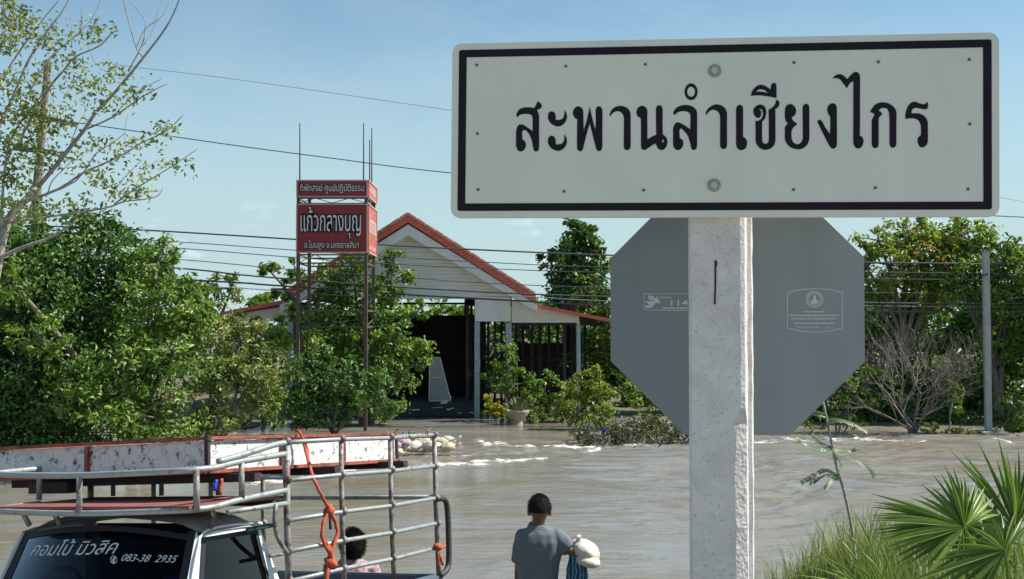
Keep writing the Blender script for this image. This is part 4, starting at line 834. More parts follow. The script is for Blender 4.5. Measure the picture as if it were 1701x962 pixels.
tree('far_tree', 'pale far tree top at the right end of the power cables', 'tree', (gx(1700, 58), 58),
     [(1690, 425, 26, 20, 0), (1720, 440, 50, 40, 0)], 58, 0.3, 0.9, 'leaf_olive', 0.2)
# islet of scrub in the current
tree('islet_scrub', 'grey purple scrub islet drowning in the current left of the white post', 'scrub', (gx(1030, 28), 29.2),
     [(1000, 726, 44, 9, 0), (1060, 724, 60, 12, .2), (1120, 722, 50, 13, .4), (960, 720, 18, 8, .5), (1030, 712, 50, 10, .8), (1090, 706, 26, 14, 1.0), (1170, 722, 40, 12, .5), (985, 735, 30, 5, -.3), (1060, 735, 60, 5, -.3)],
     29.3, 0.11, 3.4, 'leaf_scrub', 0.02, stems=5, sub=0.35)
tree('islet_shrub', 'upright green shrub on the islet left of the octagon tip', 'shrub', (gx(1075, 30), 30.4),
     [(1072, 680, 16, 12, 0), (1060, 670, 14, 10, 0), (1085, 700, 14, 10, 0), (1100, 712, 18, 8, 0)], 30.4, 0.15, 1.3, 'leaf_lime', 0.035, stems=2, width=0.3)
tree('islet_shrub', 'thin grassy leaved plants on the left of the islet', 'shrub', (gx(1000, 30), 30.3),
     [(990, 700, 22, 12, 0), (1012, 706, 14, 10, 0), (965, 706, 14, 8, 0)], 30.3, 0.17, 1.0, 'leaf_lime', 0.02, stems=3, width=0.2, up=0.1)
pf = MB()
for i in range(14): pf.ell(at(1003.5 + random.uniform(-3, 3), 714 + random.uniform(-6, 5), 29.3), 0.022, 0.022, 0.03, 6, 4)
M['purple'] = mat('purple_petals', (0.16, 0.03, 0.38), 0.6)
tag(pf.build('flower_spike', 'purple'), 'small purple flower cluster standing in the grey scrub', 'flower')
# far belt of trees that hides the horizon
bx = []
for i in range(90):
    px_ = -700 + i * 38; bx.append((px_, 545 - random.uniform(0, 24), 40, 26 + random.uniform(0, 14), random.uniform(0, 25)))
P, D, T, _ = clump_points(bx, 2.2, 0.55, 85, 0.8)
bl = leaf_mesh('distant_tree_belt', P, D, 0.6, M['leaf_mid'], None, 0.6, tint=T); tag(bl, 'low belt of far trees along the horizon behind the hall', 'tree belt', kind='stuff')

# bare branched shrub
def branch(mb, p, d, ln, r, depth, spread=0.55, upb=0.25):
    pts = [Vector(p)]; dd = Vector(d).normalized(); seg = 4
    for i in range(seg):
        dd = (dd + Vector((random.uniform(-.22, .22), random.uniform(-.22, .22), random.uniform(-.12, .16)))).normalized(); pts.append(pts[-1] + dd * ln / seg)
    mb.tube(pts, [r, r * 0.6], 5 if depth > 1 else 3, cap=False)
    if depth > 0:
        for k in range(random.choice((2, 3, 3))):
            t_ = random.choice((2, 3, 4, 4)); nd = (dd + Vector((random.uniform(-1, 1), random.uniform(-1, 1), random.uniform(-.5, .8) * 1.0)) * spread + Vector((0, 0, upb * 0.4))).normalized()
            branch(mb, pts[t_], nd, ln * random.uniform(0.62, 0.86), r * (0.62 if t_ > 2 else 0.5), depth - 1, spread, upb)
bs = thing('bare_shrub', 'leafless shrub with fanning grey branches before the dark thicket', 'shrub', (gx(1515, 31.8), 32.2, 0)); base = Vector((gx(1515, 32.2), 32.2, 0.0))
for tx, tz_, ln in ((1440, 670, .95), (1462, 600, 1.0), (1500, 560, .95), (1532, 560, .95), (1565, 590, 1.0), (1590, 640, .95), (1440, 620, 1.0), (1555, 620, .9)):
    mb = MB(); tp = at(tx, tz_, 32.2 + random.uniform(-.7, .7)); branch(mb, base + Vector((random.uniform(-.15, .15), random.uniform(-.1, .1), 0)), tp - base, ln * 1.16, 0.033, 5, 0.95, 0.0); mb.build('limb', 'bark_scrub', bs, True)

# sparse tree with bare branches, upper left
SY = 13.0
stt = thing('sparse_tree', 'thin leaved tree with long bare branches reaching into the sky at upper left', 'tree', (at(-60, 600, SY).x, SY, 0.0))
s_ = 2.531
BR = [([(-260, 2600), (-120, 1700), (-20, 1150), (30, 940), (100, 850), (160, 790)], .085, .045),
 ([(160, 790), (230, 700), (300, 610), (360, 540), (400, 480), (470, 400), (540, 320), (600, 240), (680, 140), (730, 60), (765, -30)], .040, .010),
 ([(600, 240), (570, 200), (540, 80), (510, -30)], .014, .006), ([(540, 300), (600, 190), (615, 110), (600, 70), (540, 0)], .016, .005), ([(600, 190), (640, 130), (660, 60), (690, -20)], .009, .004), ([(570, 200), (610, 120), (680, 70), (720, -10)], .010, .004),
 ([(100, 850), (250, 790), (350, 730), (430, 690), (520, 650), (600, 600), (700, 550), (773, 476)], .026, .006),
 ([(160, 830), (320, 760), (400, 650), (470, 600), (530, 560)], .014, .005), ([(360, 540), (480, 490), (580, 420), (640, 380), (703, 350)], .018, .005), ([(470, 490), (560, 400), (620, 360), (680, 330)], .009, .004),
 ([(30, 940), (300, 900), (450, 870), (520, 850), (600, 840), (660, 825), (688, 790)], .022, .006), ([(480, 860), (560, 800), (640, 750), (740, 690), (838, 622)], .016, .005),
 ([(560, 800), (610, 720), (680, 660)], .008, .004), ([(450, 850), (520, 750), (600, 670)], .009, .004),
 ([(-60, 640), (0, 520), (60, 400), (120, 260), (200, 130), (260, 50), (300, -20)], .034, .012), ([(-20, 420), (30, 300), (100, 190), (180, 80), (260, -10)], .02, .007),
 ([(110, 420), (200, 260), (280, 180), (350, 120), (400, 60), (430, -20)], .016, .005), ([(100, 560), (210, 370), (270, 300), (320, 240), (420, 190), (470, 140), (498, 128)], .022, .006),
 ([(270, 660), (300, 600), (330, 520), (360, 470), (350, 400), (322, 290)], .014, .005), ([(360, 470), (400, 420), (415, 380)], .008, .003),
 ([(0, 960), (20, 700), (60, 560), (160, 420), (220, 330)], .026, .008), ([(-40, 300), (0, 170), (40, 60), (60, -30)], .016, .006), ([(210, 380), (240, 470), (250, 540)], .009, .004),
 ([(200, 820), (220, 760), (290, 690), (310, 660)], .012, .005), ([(420, 190), (395, 140), (430, 50)], .008, .003), ([(300, 200), (300, 90), (290, 40)], .008, .003), ([(340, 150), (345, 80), (338, 20)], .006, .003), ([(530, 620), (528, 540), (537, 475)], .006, .003),
 ([(0, 60), (80, 130), (190, 170)], .01, .004), ([(440, 300), (395, 260), (370, 190)], .006, .003), ([(500, 290), (460, 250), (430, 255)], .006, .003)]
mb = MB()
for i, (pts, r0, r1) in enumerate(BR):
    r0, r1 = r0 * (0.62 if i else 0.8), r1 * 0.7
    dy = random.uniform(-.5, .5); n = len(pts); P = [at(x / s_, y / s_, SY + dy * (j / (n - 1))) for j, (x, y) in enumerate(pts)]
    P = [p + Vector((random.uniform(-.008, .008), 0, random.uniform(-.008, .008))) for p in P]; P = smoothpts(P, 3); k = len(P)
    m2 = MB().tube(P, [r0 + (r1 - r0) * q / (k - 1) for q in range(k)], 6); m2.build('trunk' if i == 0 else 'branch', 'bark_pale', stt, True)
P = smoothpts([at(x, y, SY - 1) for x, y in ((-60, 460), (0, 428), (43, 409), (85, 394), (130, 365))], 4); MB().tube(P, [.028, .008], 6).build('branch', 'bark_pale', stt, True)
CL = [(100, 60), (90, 130), (60, 110), (20, 200), (150, 150), (200, 190), (270, 160), (350, 150), (400, 100), (300, 250), (340, 265), (190, 280), (290, 330), (360, 345), (410, 360), (250, 390), (310, 380), (140, 340), (90, 400), (60, 400), (280, 470), (270, 510), (150, 450), (130, 470), (80, 500), (100, 540), (30, 600), (20, 630), (100, 610), (350, 610), (400, 600), (250, 650), (280, 690), (330, 660), (390, 740), (480, 620), (560, 600), (640, 600), (480, 690), (700, 550), (680, 550), (600, 720), (690, 700), (500, 320), (490, 300), (470, 430), (520, 430), (600, 380), (555, 390), (460, 790), (500, 820), (560, 820), (600, 820), (600, 770), (50, 690), (100, 680), (20, 760), (60, 740), (440, 750), (400, 420), (430, 460), (20, 10), (130, 90), (40, 160), (10, 90), (30, 330), (180, 560), (140, 620), (190, 690), (60, 860), (120, 900), (200, 880), (280, 880), (340, 840), (20, 850), (240, 110), (440, 130), (760, 700), (60, 560), (20, 480), (200, 500), (160, 520), (230, 540), (0, 0), (20, 940), (120, 800), (-40, 600), (-40, 200), (-60, 760), (-50, 400)]
P = []; Tn = []
for (x, y) in CL:
    nl = random.randint(16, 40) + (22 if x < 230 else 0); c = np.array(at(x / s_, y / s_, SY + random.uniform(-.4, .4)))
    P.append(c + rng.normal(size=(nl, 3)) * np.array([.085, .12, .055])); Tn.append(np.full(nl, random.uniform(0, .5)) + rng.uniform(0, .5, nl))
P = np.concatenate(P); leaf_mesh('leaves', P, np.zeros_like(P), 0.068, M['leaf_olive'], stt, 0.5, tint=np.concatenate(Tn))

# clay bowl with its plant
pz = 0.14; py_ = 35.2; cxp = at(858, 690, py_).x
pot = thing('flower_bowl', 'wide pale clay bowl holding a spiky pink green plant', 'plant pot', (cxp, py_, 0.0))
k = py_ / FPX; prof_ = [(8, 699), (12, 697), (17, 690), (20.5, 684), (21, 681.5), (19, 681.5), (17.5, 685), (0.1, 686)]
mb = MB(); n = 24; vs = [(cxp + r * k * cos(2 * pi * j / n), py_ + r * k * sin(2 * pi * j / n), at(850, y, py_).z) for r, y in prof_ for j in range(n)]
mb.add(vs, [(i * n + j, i * n + (j + 1) % n, (i + 1) * n + (j + 1) % n, (i + 1) * n + j) for i in range(len(prof_) - 1) for j in range(n)]); mb.build('bowl', 'pot', pot, True)
MB().tube([(cxp, py_, -0.2), (cxp, py_, at(850, 698, py_).z)], [0.22, 0.17], 16).build('pedestal', 'pot', pot)
mb = MB(); topz = at(850, 684, py_).z
for i in range(60):
    a = random.uniform(0, 2 * pi); r0 = random.uniform(0, .2); r1 = r0 + random.uniform(.05, .28); hh = random.uniform(.2, .46); b = Vector((cxp + r0 * cos(a), py_ + r0 * sin(a), topz)); t_ = Vector((cxp + r1 * cos(a), py_ + r1 * sin(a), topz + hh)); s2 = Vector((-sin(a), cos(a), 0)) * .03
    mid = b.lerp(t_, .5) + Vector((0, 0, .05)); mb.add([b + s2 * .5, b - s2 * .5, mid - s2, t_, mid + s2], [(0, 1, 2, 4), (4, 2, 3)])
M['spiky'] = mat('spiky_leaf', (0.22, 0.20, 0.11), 0.6, col2=(0.10, 0.16, 0.05), scale=20); mb.build('plant', 'spiky', pot)

# ---------------------------------------------------------------- pickup truck with roof rack and cage
P0 = at(476, 735, 7.3); tu = Vector((.92, 1.95, -.13)).normalized(); tv = Vector((-1.5, .7, -.11)).normalized(); tw_ = tu.cross(tv).normalized(); tv = tw_.cross(tu)
def loc(l, t, h): return P0 + tv * l + tu * t + tw_ * h      # l = across, t = rearwards, h = up from the cage top
def tpl(px, py, l): # point on the truck's own side plane
    d = ray(px, py); return CAM + d * ((l - (CAM - P0).dot(tv)) / d.dot(tv))
truck = thing('pickup_truck', 'white pickup truck with roof rack and tall galvanised pipe cage at lower left', 'pickup truck', loc(0.75, 0.8, -1.95))
WID = 1.5; LC = 0.79
# cab shell, lofted upwards: rings of (h, l-inset, t front, t rear)
def cab_ring(h, ins, tf, tr, crown=0.0):
    l0, l1 = 0.03 + ins, 1.55 - ins; P = []
    for i in range(9): a = i / 8; P.append(loc(l0 + (l1 - l0) * a, tf - 0.06 * sin(pi * a), h + crown * sin(pi * a)))
    for i in range(9): a = i / 8; P.append(loc(l1 + (l0 - l1) * a, tr + 0.02 * sin(pi * a), h + crown * sin(pi * a)))
    return P
rings = [cab_ring(-1.75, 0.0, -1.2, 0.14), cab_ring(-1.1, -0.02, -1.18, 0.14), cab_ring(-1.04, 0.0, -0.86, 0.13)]
lower = MB(); n_ = 18; vs = [p for r in rings for p in r]
lower.add(vs, [(k * n_ + j, k * n_ + (j + 1) % n_, (k + 1) * n_ + (j + 1) % n_, (k + 1) * n_ + j) for k in range(len(rings) - 1) for j in range(n_)])
lower.build('cab_body', 'carwhite', truck, True)
# roof: crowned panel with rounded edge
rf = MB(); NL, NT = 20, 12; L0, L1, T0, T1 = 0.125, 1.455, -0.615, -0.12
def roofp(i, j, k=0.0):
    a, b = i / NL, j / NT; e = min(a, 1 - a) * 2; f = min(b, 1 - b) * 2
    hh = -0.505 + 0.055 * (1 - (1 - min(1, e * 3.2)) ** 2.4) * 1.0 + 0.055 * sin(pi * a) + 0.025 * (1 - (1 - min(1, f * 2.2)) ** 2)
    return loc(L0 + (L1 - L0) * a, T0 + (T1 - T0) * b - 0.05 * sin(pi * a) * (1 - b), hh + k)
vs = [roofp(i, j) for j in range(NT + 1) for i in range(NL + 1)]
rf.add(vs, [(j * (NL + 1) + i, j * (NL + 1) + i + 1, (j + 1) * (NL + 1) + i + 1, (j + 1) * (NL + 1) + i) for j in range(NT) for i in range(NL)])
rf.build('roof', 'carshade', truck, True)
# pillars and frames (white)
def quadstrip(name, pairs, m, parent=truck, thick=None):
    mb = MB(); vs = []
    for a, b in pairs: vs += [a, b]
    mb.add(vs, [(2 * i, 2 * i + 1, 2 * i + 3, 2 * i + 2) for i in range(len(pairs) - 1)])
    if thick is not None:
        n = len(vs); mb.add([v + thick for v in vs], [(2 * i, 2 * i + 2, 2 * i + 3, 2 * i + 1) for i in range(len(pairs) - 1)])
        for i in range(len(pairs) - 1):
            mb.f.append((2 * i, 2 * i + 2, 2 * i + 2 + n, 2 * i + n)); mb.f.append((2 * i + 1, 2 * i + 1 + n, 2 * i + 3 + n, 2 * i + 3)); mb.mi += [0, 0]
    return mb.build(name, m, parent, False)
def W_(a, s, lift=0.0):          # windscreen surface: a 0..1 across from the right pillar, s 0 top .. 1 bottom
    l = 0.165 + (1.415 - 0.165) * a - (0.06 * (1 - 2 * a)) * s
    return loc(l, -0.665 - 0.05 * sin(pi * a) - 0.24 * s - lift, -0.505 + 0.055 * sin(pi * a) - 0.52 * s + lift * 0.3)
mb = MB(); nA, nS = 48, 12; vs = [W_(i / nA, j / nS) for j in range(nS + 1) for i in range(nA + 1)]
mb.add(vs, [(j * (nA + 1) + i, j * (nA + 1) + i + 1, (j + 1) * (nA + 1) + i + 1, (j + 1) * (nA + 1) + i) for j in range(nS) for i in range(nA)])
gl_ = bpy.data.materials.new('tinted_glass'); gl_.use_nodes = True; t = gl_.node_tree; t.nodes.clear()
o_n = t.nodes.new('ShaderNodeOutputMaterial'); g1 = t.nodes.new('ShaderNodeBsdfTransparent'); g1.inputs[0].default_value = (0.14, 0.17, 0.20, 1); g2 = t.nodes.new('ShaderNodeBsdfGlossy'); g2.inputs['Roughness'].default_value = 0.03
fr_ = t.nodes.new('ShaderNodeFresnel'); fr_.inputs[0].default_value = 1.16; mx_ = t.nodes.new('ShaderNodeMixShader')
t.links.new(fr_.outputs[0], mx_.inputs[0]); t.links.new(g1.outputs[0], mx_.inputs[1]); t.links.new(g2.outputs[0], mx_.inputs[2]); t.links.new(mx_.outputs[0], o_n.inputs[0]); M['tglass'] = gl_; sg_ = gl_.copy(); sg_.name = 'side_glass'; M['sglass'] = sg_
[n for n in sg_.node_tree.nodes if n.type == 'FRESNEL'][0].inputs[0].default_value = 1.20; [n for n in sg_.node_tree.nodes if n.type == 'BSDF_TRANSPARENT'][0].inputs[0].default_value = (0.05, 0.10, 0.16, 1)
ws = mb.build('windscreen', 'tglass', truck, True)
quadstrip('windscreen_seal', [(W_(a, -0.03, 0.004), W_(a, 0.03, 0.006)) for a in [i / 16 for i in range(17)]], 'rubber')
for a0, a1 in ((-0.045, 0.02), (0.98, 1.045)):
    quadstrip('windscreen_seal', [(W_(a0, s, 0.004), W_(a1, s, 0.006)) for s in (-0.07, 0, .25, .5, .75, 1)], 'rubber')
# side of the cab: window opening in a white frame
def S_(t_, h_, off=0.0, other=False):
    l = 0.135 - off + (h_ + 0.5) * 0.16; l = (1.58 - l) if other else l
    return loc(l, t_, h_)
for oth in (False, True):
    A = [S_(-0.60, -0.525, 0, oth), S_(-0.14, -0.525, 0, oth), S_(-0.045, -1.04, 0, oth), S_(-0.76, -1.04, 0, oth)]
    Bq = [S_(-0.665, -0.475, 0.0, oth), S_(-0.10, -0.475, 0.0, oth), S_(0.115, -1.06, 0.0, oth), S_(-0.95, -1.06, 0.0, oth)]
    MB().add(A, [(0, 1, 2, 3)]).build('side_window', 'sglass', truck)
    in_ = [S_(-0.595, -0.53, .006, oth), S_(-0.15, -0.53, .006, oth), S_(-0.06, -1.03, .006, oth), S_(-0.745, -1.03, .006, oth)]
    ou = [S_(-0.625, -0.505, .006, oth), S_(-0.125, -0.505, .006, oth), S_(-0.03, -1.05, .006, oth), S_(-0.785, -1.05, .006, oth)]
    MB().add(ou + in_, [(0, 1, 5, 4), (1, 2, 6, 5), (2, 3, 7, 6), (3, 0, 4, 7)]).build('window_seal', 'rubber', truck)
    MB().add(Bq + A, [(0, 1, 5, 4), (1, 2, 6, 5), (2, 3, 7, 6), (3, 0, 4, 7)]).build('door_frame', 'carwhite', truck)
    # front pillar between windscreen and door frame, rain gutter
    a_ = (-0.045 if not oth else 1.045)
    quadstrip('pillar', [(W_(a_, s, 0.002), S_(-0.665 - 0.285 * s, -0.475 - 0.585 * s, 0, oth)) for s in (0, .33, .66, 1)], 'carwhite')
    quadstrip('pillar', [(S_(-0.10 + 0.215 * s, -0.475 - 0.585 * s, 0, oth), loc(0.17 if not oth else 1.41, -0.085 + 0.22 * s, -0.475 - 0.585 * s)) for s in (0, .5, 1)], 'carwhite')
    MB().tube(smoothpts([W_(a_, 0.5, 0.012), W_(a_, 0.1, 0.012), S_(-0.58, -0.468, 0.012, oth), S_(-0.14, -0.466, 0.012, oth), S_(-0.085, -0.50, 0.012, oth)], 4), 0.008, 6).build('rain_gutter', 'carwhite', truck, True)
# rear wall of the cab with window, floor, seats, blue crate, mirror, wheel
MB().add([loc(0.17, -0.09, -0.475), loc(1.41, -0.09, -0.475), loc(1.5, 0.12, -1.06), loc(0.08, 0.12, -1.06)], [(0, 1, 2, 3)]).build('cab_rear_wall', 'rubber', truck)
MB().obox(loc(0.79, -0.5, -1.3), tv * 0.7, tu * 0.6, tw_ * 0.02).build('cab_floor', 'rubber', truck)
M['seat'] = mat('dark_seat_cloth', (0.03, 0.035, 0.045), 0.9)
for l in (0.42, 1.12): MB().obox(loc(l, -0.12, -0.92), tv * 0.24, tu * 0.06, tw_ * 0.24).build('seat_back', 'seat', truck, bevel=0.03)
for l in (0.42, 1.12): MB().obox(loc(l, -0.12, -0.60), tv * 0.11, tu * 0.04, tw_ * 0.055).build('head_rest', 'seat', truck, bevel=0.02)
MB().obox(loc(0.27, -0.60, -0.79), tv * 0.09, tu * 0.12, tw_ * 0.075).build('blue_bundle', 'blue', truck, bevel=0.02)
MB().obox(loc(0.79, -0.66, -0.62), tv * 0.11, tu * 0.012, tw_ * 0.03).build('rear_view_mirror', 'rubber', truck, bevel=0.01)
MB().tube([loc(1.1 + 0.18 * cos(a), -0.72 + 0.05 * sin(a), -0.86 + 0.18 * sin(a)) for a in [i * 2 * pi / 20 for i in range(21)]], 0.014, 6).build('steering_wheel', 'rubber', truck, True)
MB().obox(loc(0.79, -0.88, -1.02), tv * 0.66, tu * 0.2, tw_ * 0.06).build('dashboard', 'seat', truck, bevel=0.03)
# words on the windscreen
wo = W_(0.13, 0.0, 0.01); wx_ = (W_(0.9, 0.3, 0.01) - W_(0.1, 0.3, 0.01)).normalized() * -1; wz_ = (W_(0.5, 0, 0.01) - W_(0.5, 1, 0.01)).normalized(); wn_ = wx_.cross(wz_).normalized()
wn_ = wn_ if wn_.dot(tu) < 0 else -wn_
def onw(px, py): return on_plane(px, py, W_(0.5, 0.3) + wn_ * 0.0, wn_)
def glass_print(me):      # settle flat print on the curved windscreen
    for v in me.vertices:
        q = v.co - P0; l = q.dot(tv); h = q.dot(tw_); s = 0
        for _ in range(6):
            a = (l - 0.165 + 0.06 * s) / (1.25 + 0.12 * s); a = min(1, max(0, a)); s = (-0.505 + 0.055 * sin(pi * a) - h) / 0.52
        v.co = W_(a, s) - tu * 0.003
    return me
def fit_text(body, p00, p10, p01, **kw):   # pixel corners lower left, lower right, upper left
    o_ = onw(*p00); ex = (onw(*p10) - o_); ez = (onw(*p01) - o_); ez -= ex * (ez.dot(ex) / ex.length_squared); lx, lz = ex.length, ez.length
    return glass_print(text_mesh(body, 'l', (0, 0, lx, lz), o_, ex / lx, ez / lz, wn_, **kw))
link('lettering', fit_text('คอมโบ้ มิวสิค', (38, 925), (192, 920), (39, 899), shear=0.35), 'sticker_w', ws)
link('phone_number', fit_text('083-38  2935', (199, 932), (280, 937), (199, 920), shear=0.3), 'sticker_w', ws)
ph = MB(); pp = [(188 + 5.2 * cos(a), 930 + 7 * sin(a)) for a in [i * 2 * pi / 20 for i in range(20)]]; pi_ = [(188.3 + 4.2 * cos(a), 930 + 6 * sin(a)) for a in [i * 2 * pi / 20 for i in range(20)]]
vs = [onw(*p) for p in pp + pi_]; ph.add(vs, [(i, (i + 1) % 20, 20 + (i + 1) % 20, 20 + i) for i in range(20)])
ph.add([onw(*p) for p in ((190, 924.5), (192, 926.5), (189.5, 929.5), (189, 932), (190.5, 933.5), (189, 936), (186.5, 935), (186, 931), (187.5, 927))], [tuple(range(9))])
o = ph.build('phone_symbol', 'sticker_w', ws); glass_print(o.data)
# bonnet, bed, bumper, wheels, lamps (mostly below the frame)
MB().prism([loc(0.05, -1.16, -1.08), loc(0.08, -2.15, -1.2), loc(0.08, -2.25, -1.7), loc(0.05, -1.16, -1.7)], tv * 1.46).build('bonnet', 'carwhite', truck, bevel=0.03)
MB().obox(loc(0.79, -2.32, -1.62), tv * 0.8, tu * 0.06, tw_ * 0.09).build('bumper', 'rubber', truck, bevel=0.02)
for l in (0.28, 1.3): MB().obox(loc(l, -2.24, -1.38), tv * 0.15, tu * 0.03, tw_ * 0.08).build('headlight', 'grey', truck, bevel=0.02)
M['bedblue'] = mat('blue_grey_bed_panel', (0.16, 0.20, 0.25), 0.4, 0.2)
for l in (0.02, 1.52): MB().obox(loc(l, 1.05, -1.26), tv * 0.03, tu * 0.86, tw_ * 0.25).build('bed_side', 'bedblue', truck, bevel=0.012)
MB().obox(loc(0.77, 1.93, -1.26), tv * 0.72, tu * 0.025, tw_ * 0.24).build('tailgate', 'bedblue', truck, bevel=0.01)
MB().obox(loc(0.77, 1.05, -1.5), tv * 0.72, tu * 0.85, tw_ * 0.02).build('bed_floor', 'darkrust', truck)
for l in (0.08, 1.46):
    for t_ in (-1.6, 1.2):
        c = loc(l, t_, -1.68); wh = MB().tube([c - tv * 0.09, c + tv * 0.09], 0.31, 24).build('wheel', 'rubber', truck, bevel=0.02); MB().tube([c - tv * 0.095, c + tv * 0.095], 0.17, 16).build('rim', 'grey', wh)
# cage: near side grid
def pipe(P, r=0.017, m='galv', name='cage_pipe', k=1, parent=truck):
    P = smoothpts(P, k) if k > 1 else [Vector(p) for p in P]; return MB().tube(P, r, 10).build(name, m, parent, True)
for L_ in (0.0, 1.56):
    for h_ in (0.0, -0.228, -0.465, -0.648, -0.825): pipe([loc(L_, -0.005, h_), loc(L_, 0.6, h_ + .004), loc(L_, 1.2, h_ - .003), loc(L_, 1.845, h_ + 0.006)], 0.0145, 'galv')
    for t_, r_ in ((0.0, 0.020), (0.595, 0.0165), (1.21, 0.0165), (1.845, 0.018)): pipe([loc(L_, t_, 0.012), loc(L_ + .004, t_, -.5), loc(L_, t_ + .01, -1.05)], r_, 'galvrust', 'cage_post')
    pipe([loc(L_ + 0.03, 0.03, 0.02), loc(L_ + .03, 0.03, -0.25)], 0.020, 'galv', 'cage_post')
    for t_ in (0.0, 0.595, 1.21, 1.845):
        for h_ in (0.0, -0.228, -0.465, -0.648, -0.825): MB().ell(loc(L_ - 0.012, t_ + random.uniform(-.006, .006), h_ + 0.008), 0.022, 0.022, 0.024, 8, 6, noise=0.12).build('weld', 'galvrust', truck, True)
for h_ in (0.0, -0.45): pipe([loc(0, 1.845, h_), loc(1.56, 1.845, h_)], 0.017)
for h_ in (-0.205, -0.36): pipe([loc(0, 0.0, h_), loc(1.56, 0.0, h_)], 0.017)
pipe([loc(-0.01, 1.86, -0.465), loc(-0.01, 1.95, -0.475), loc(-0.01, 2.0, -0.56), loc(-0.01, 2.0, -0.9), loc(-0.01, 1.96, -0.99), loc(-0.01, 1.86, -1.02)], 0.022, 'dsteel', 'rear_hoop', 5)
pipe([loc(-0.02, -0.14, -0.36), loc(-0.03, -0.17, -0.45), loc(-0.02, -0.13, -0.55), loc(-0.01, -0.02, -0.655)], 0.013, 'galvrust', 'side_hoop', 5)
pipe([loc(0.0, -0.18, -0.655), loc(0.0, 0.0, -0.655)], 0.012, 'galvrust', 'cross_pipe')
pipe([loc(0.1, -0.26, -0.50), loc(0.1, 0.02, -0.49)], 0.013, 'ropegreen', 'green_hose')
# rack over the cab: two wrap-round rails, stubs, deck
def wrap(hs, hf, name, m='galv', r=0.018, t_end=0.0):
    P = [loc(0, t_end, hs)] + [loc(0, -0.45, (hs + hf) / 2 - 0.0), loc(0.0, -0.66, hf + 0.006), loc(0.03, -0.79, hf), loc(0.15, -0.85, hf - .004), loc(0.5, -0.87, hf - .012), loc(0.80, -0.87, hf - .016), loc(1.1, -0.87, hf - .012), loc(1.41, -0.85, hf - .004), loc(1.53, -0.79, hf), loc(1.56, -0.66, hf + .006), loc(1.56, -0.43, hf + .012)]
    return pipe(P, r, m, name, 6)
wrap(-0.068, -0.125, 'rack_rail', r=0.018); wrap(-0.285, -0.338, 'rack_rail', r=0.017)
pipe([loc(0, 0.0, -0.002), loc(0, -0.13, -0.012), loc(0.0, -0.42, -0.058), loc(0.0, -0.64, -0.088)], 0.018, 'galv', 'rack_rail', 4)
pipe([loc(0, 0.0, -0.363), loc(0.0, -0.56, -0.372)], 0.015, 'galv', 'rack_rail')
for l, t_, a, b in ((0.0, -0.435, -0.10, -0.305), (0.02, -0.80, -0.125, -0.345), (0.79, -0.875, -0.14, -0.355), (1.54, -0.80, -0.125, -0.345), (1.56, -0.435, -0.10, -0.305)):
    pipe([loc(l, t_, a), loc(l, t_, b)], 0.017, 'galvrust', 'rack_post')
for l, t_ in ((0.5, -0.02), (0.95, -0.02), (1.35, -0.02)): pipe([loc(l, t_, -0.10), loc(l, t_, -0.31)], 0.015, 'galvrust', 'rack_post')
pipe([loc(0.09, -0.60, -0.35), loc(0.10, -0.55, -0.40), loc(0.12, -0.57, -0.46)], 0.016, 'galvrust', 'rack_foot', 3)
for l in (1.15, 1.4): pipe([loc(l, -0.72, -0.35), loc(l, -0.66, -0.44)], 0.016, 'galvrust', 'rack_foot')
MB().obox(loc(0.78, -0.42, -0.325), tv * 0.75, tu * 0.43, tw_ * 0.008).build('rack_deck', 'deck', truck)
for t_ in (-0.7, -0.1): MB().obox(loc(0.78, t_, -0.352), tv * 0.76, tu * 0.02, tw_ * 0.018).build('deck_bearer', 'darkrust', truck)

# peeling tray lashed on top of the rack
trl = thing('stage_platform', 'shallow red framed tray with peeling white sides tied on top of the truck cage', 'tray', loc(1.1, 0.6, -0.16))
def tray_h(l, t_): return 0.042 - 0.012 * (l - 0.28) - 0.010 * (t_ + 0.39) - 0.0
TL0, TL1, TT0, TT1 = 0.28, 2.12, -0.39, 1.76; HH = 0.195
cs = [(TL0, TT1), (TL0, TT0), (TL1, TT0), (TL1, TT1)]
for i, ((la, ta), (lb, tb_)) in enumerate(zip(cs, cs[1:] + cs[:1])):
    ha, hb = tray_h(la, ta), tray_h(lb, tb_)
    a, b = loc(la, ta, ha), loc(lb, tb_, hb); nrm = (b - a).cross(tw_).normalized(); cen = loc(1.2, 0.7, 0)
    if nrm.dot((a + b) / 2 - cen) < 0: nrm = -nrm
    MB().prism([a - nrm * .01 + tw_ * -0.015, b - nrm * .01 + tw_ * -0.015, b - nrm * .01 + tw_ * -HH, a - nrm * .01 + tw_ * -HH], -nrm * 0.018).build('side_panel', 'tray', trl)
    MB().beam(a, b, 0.034, 0.021, up=tw_).build('top_rail', 'redframe', trl, bevel=0.003); MB().beam(a - tw_ * HH, b - tw_ * HH, 0.04, 0.024, up=tw_).build('bottom_rail', 'redframe', trl, bevel=0.003)
    for f in ((0.0, 0.33, 0.66) if i != 1 else (0.0, 0.505, 0.99)):
        c = a.lerp(b, f); d = (b - a).normalized() * 0.013; MB().obox(c - tw_ * HH / 2, d, nrm * 0.012, tw_ * (HH / 2 - 0.014)).build('upright', 'redframe' if f else 'darkrust', trl)
MB().add([loc(TL0 + .02, TT0 + .02, tray_h(TL0, TT0) - HH + .02), loc(TL1 - .02, TT0 + .02, tray_h(TL1, TT0) - HH + .02), loc(TL1 - .02, TT1 - .02, tray_h(TL1, TT1) - HH + .02), loc(TL0 + .02, TT1 - .02, tray_h(TL0, TT1) - HH + .02)], [(0, 1, 2, 3)]).build('tray_floor', 'darkrust', trl)
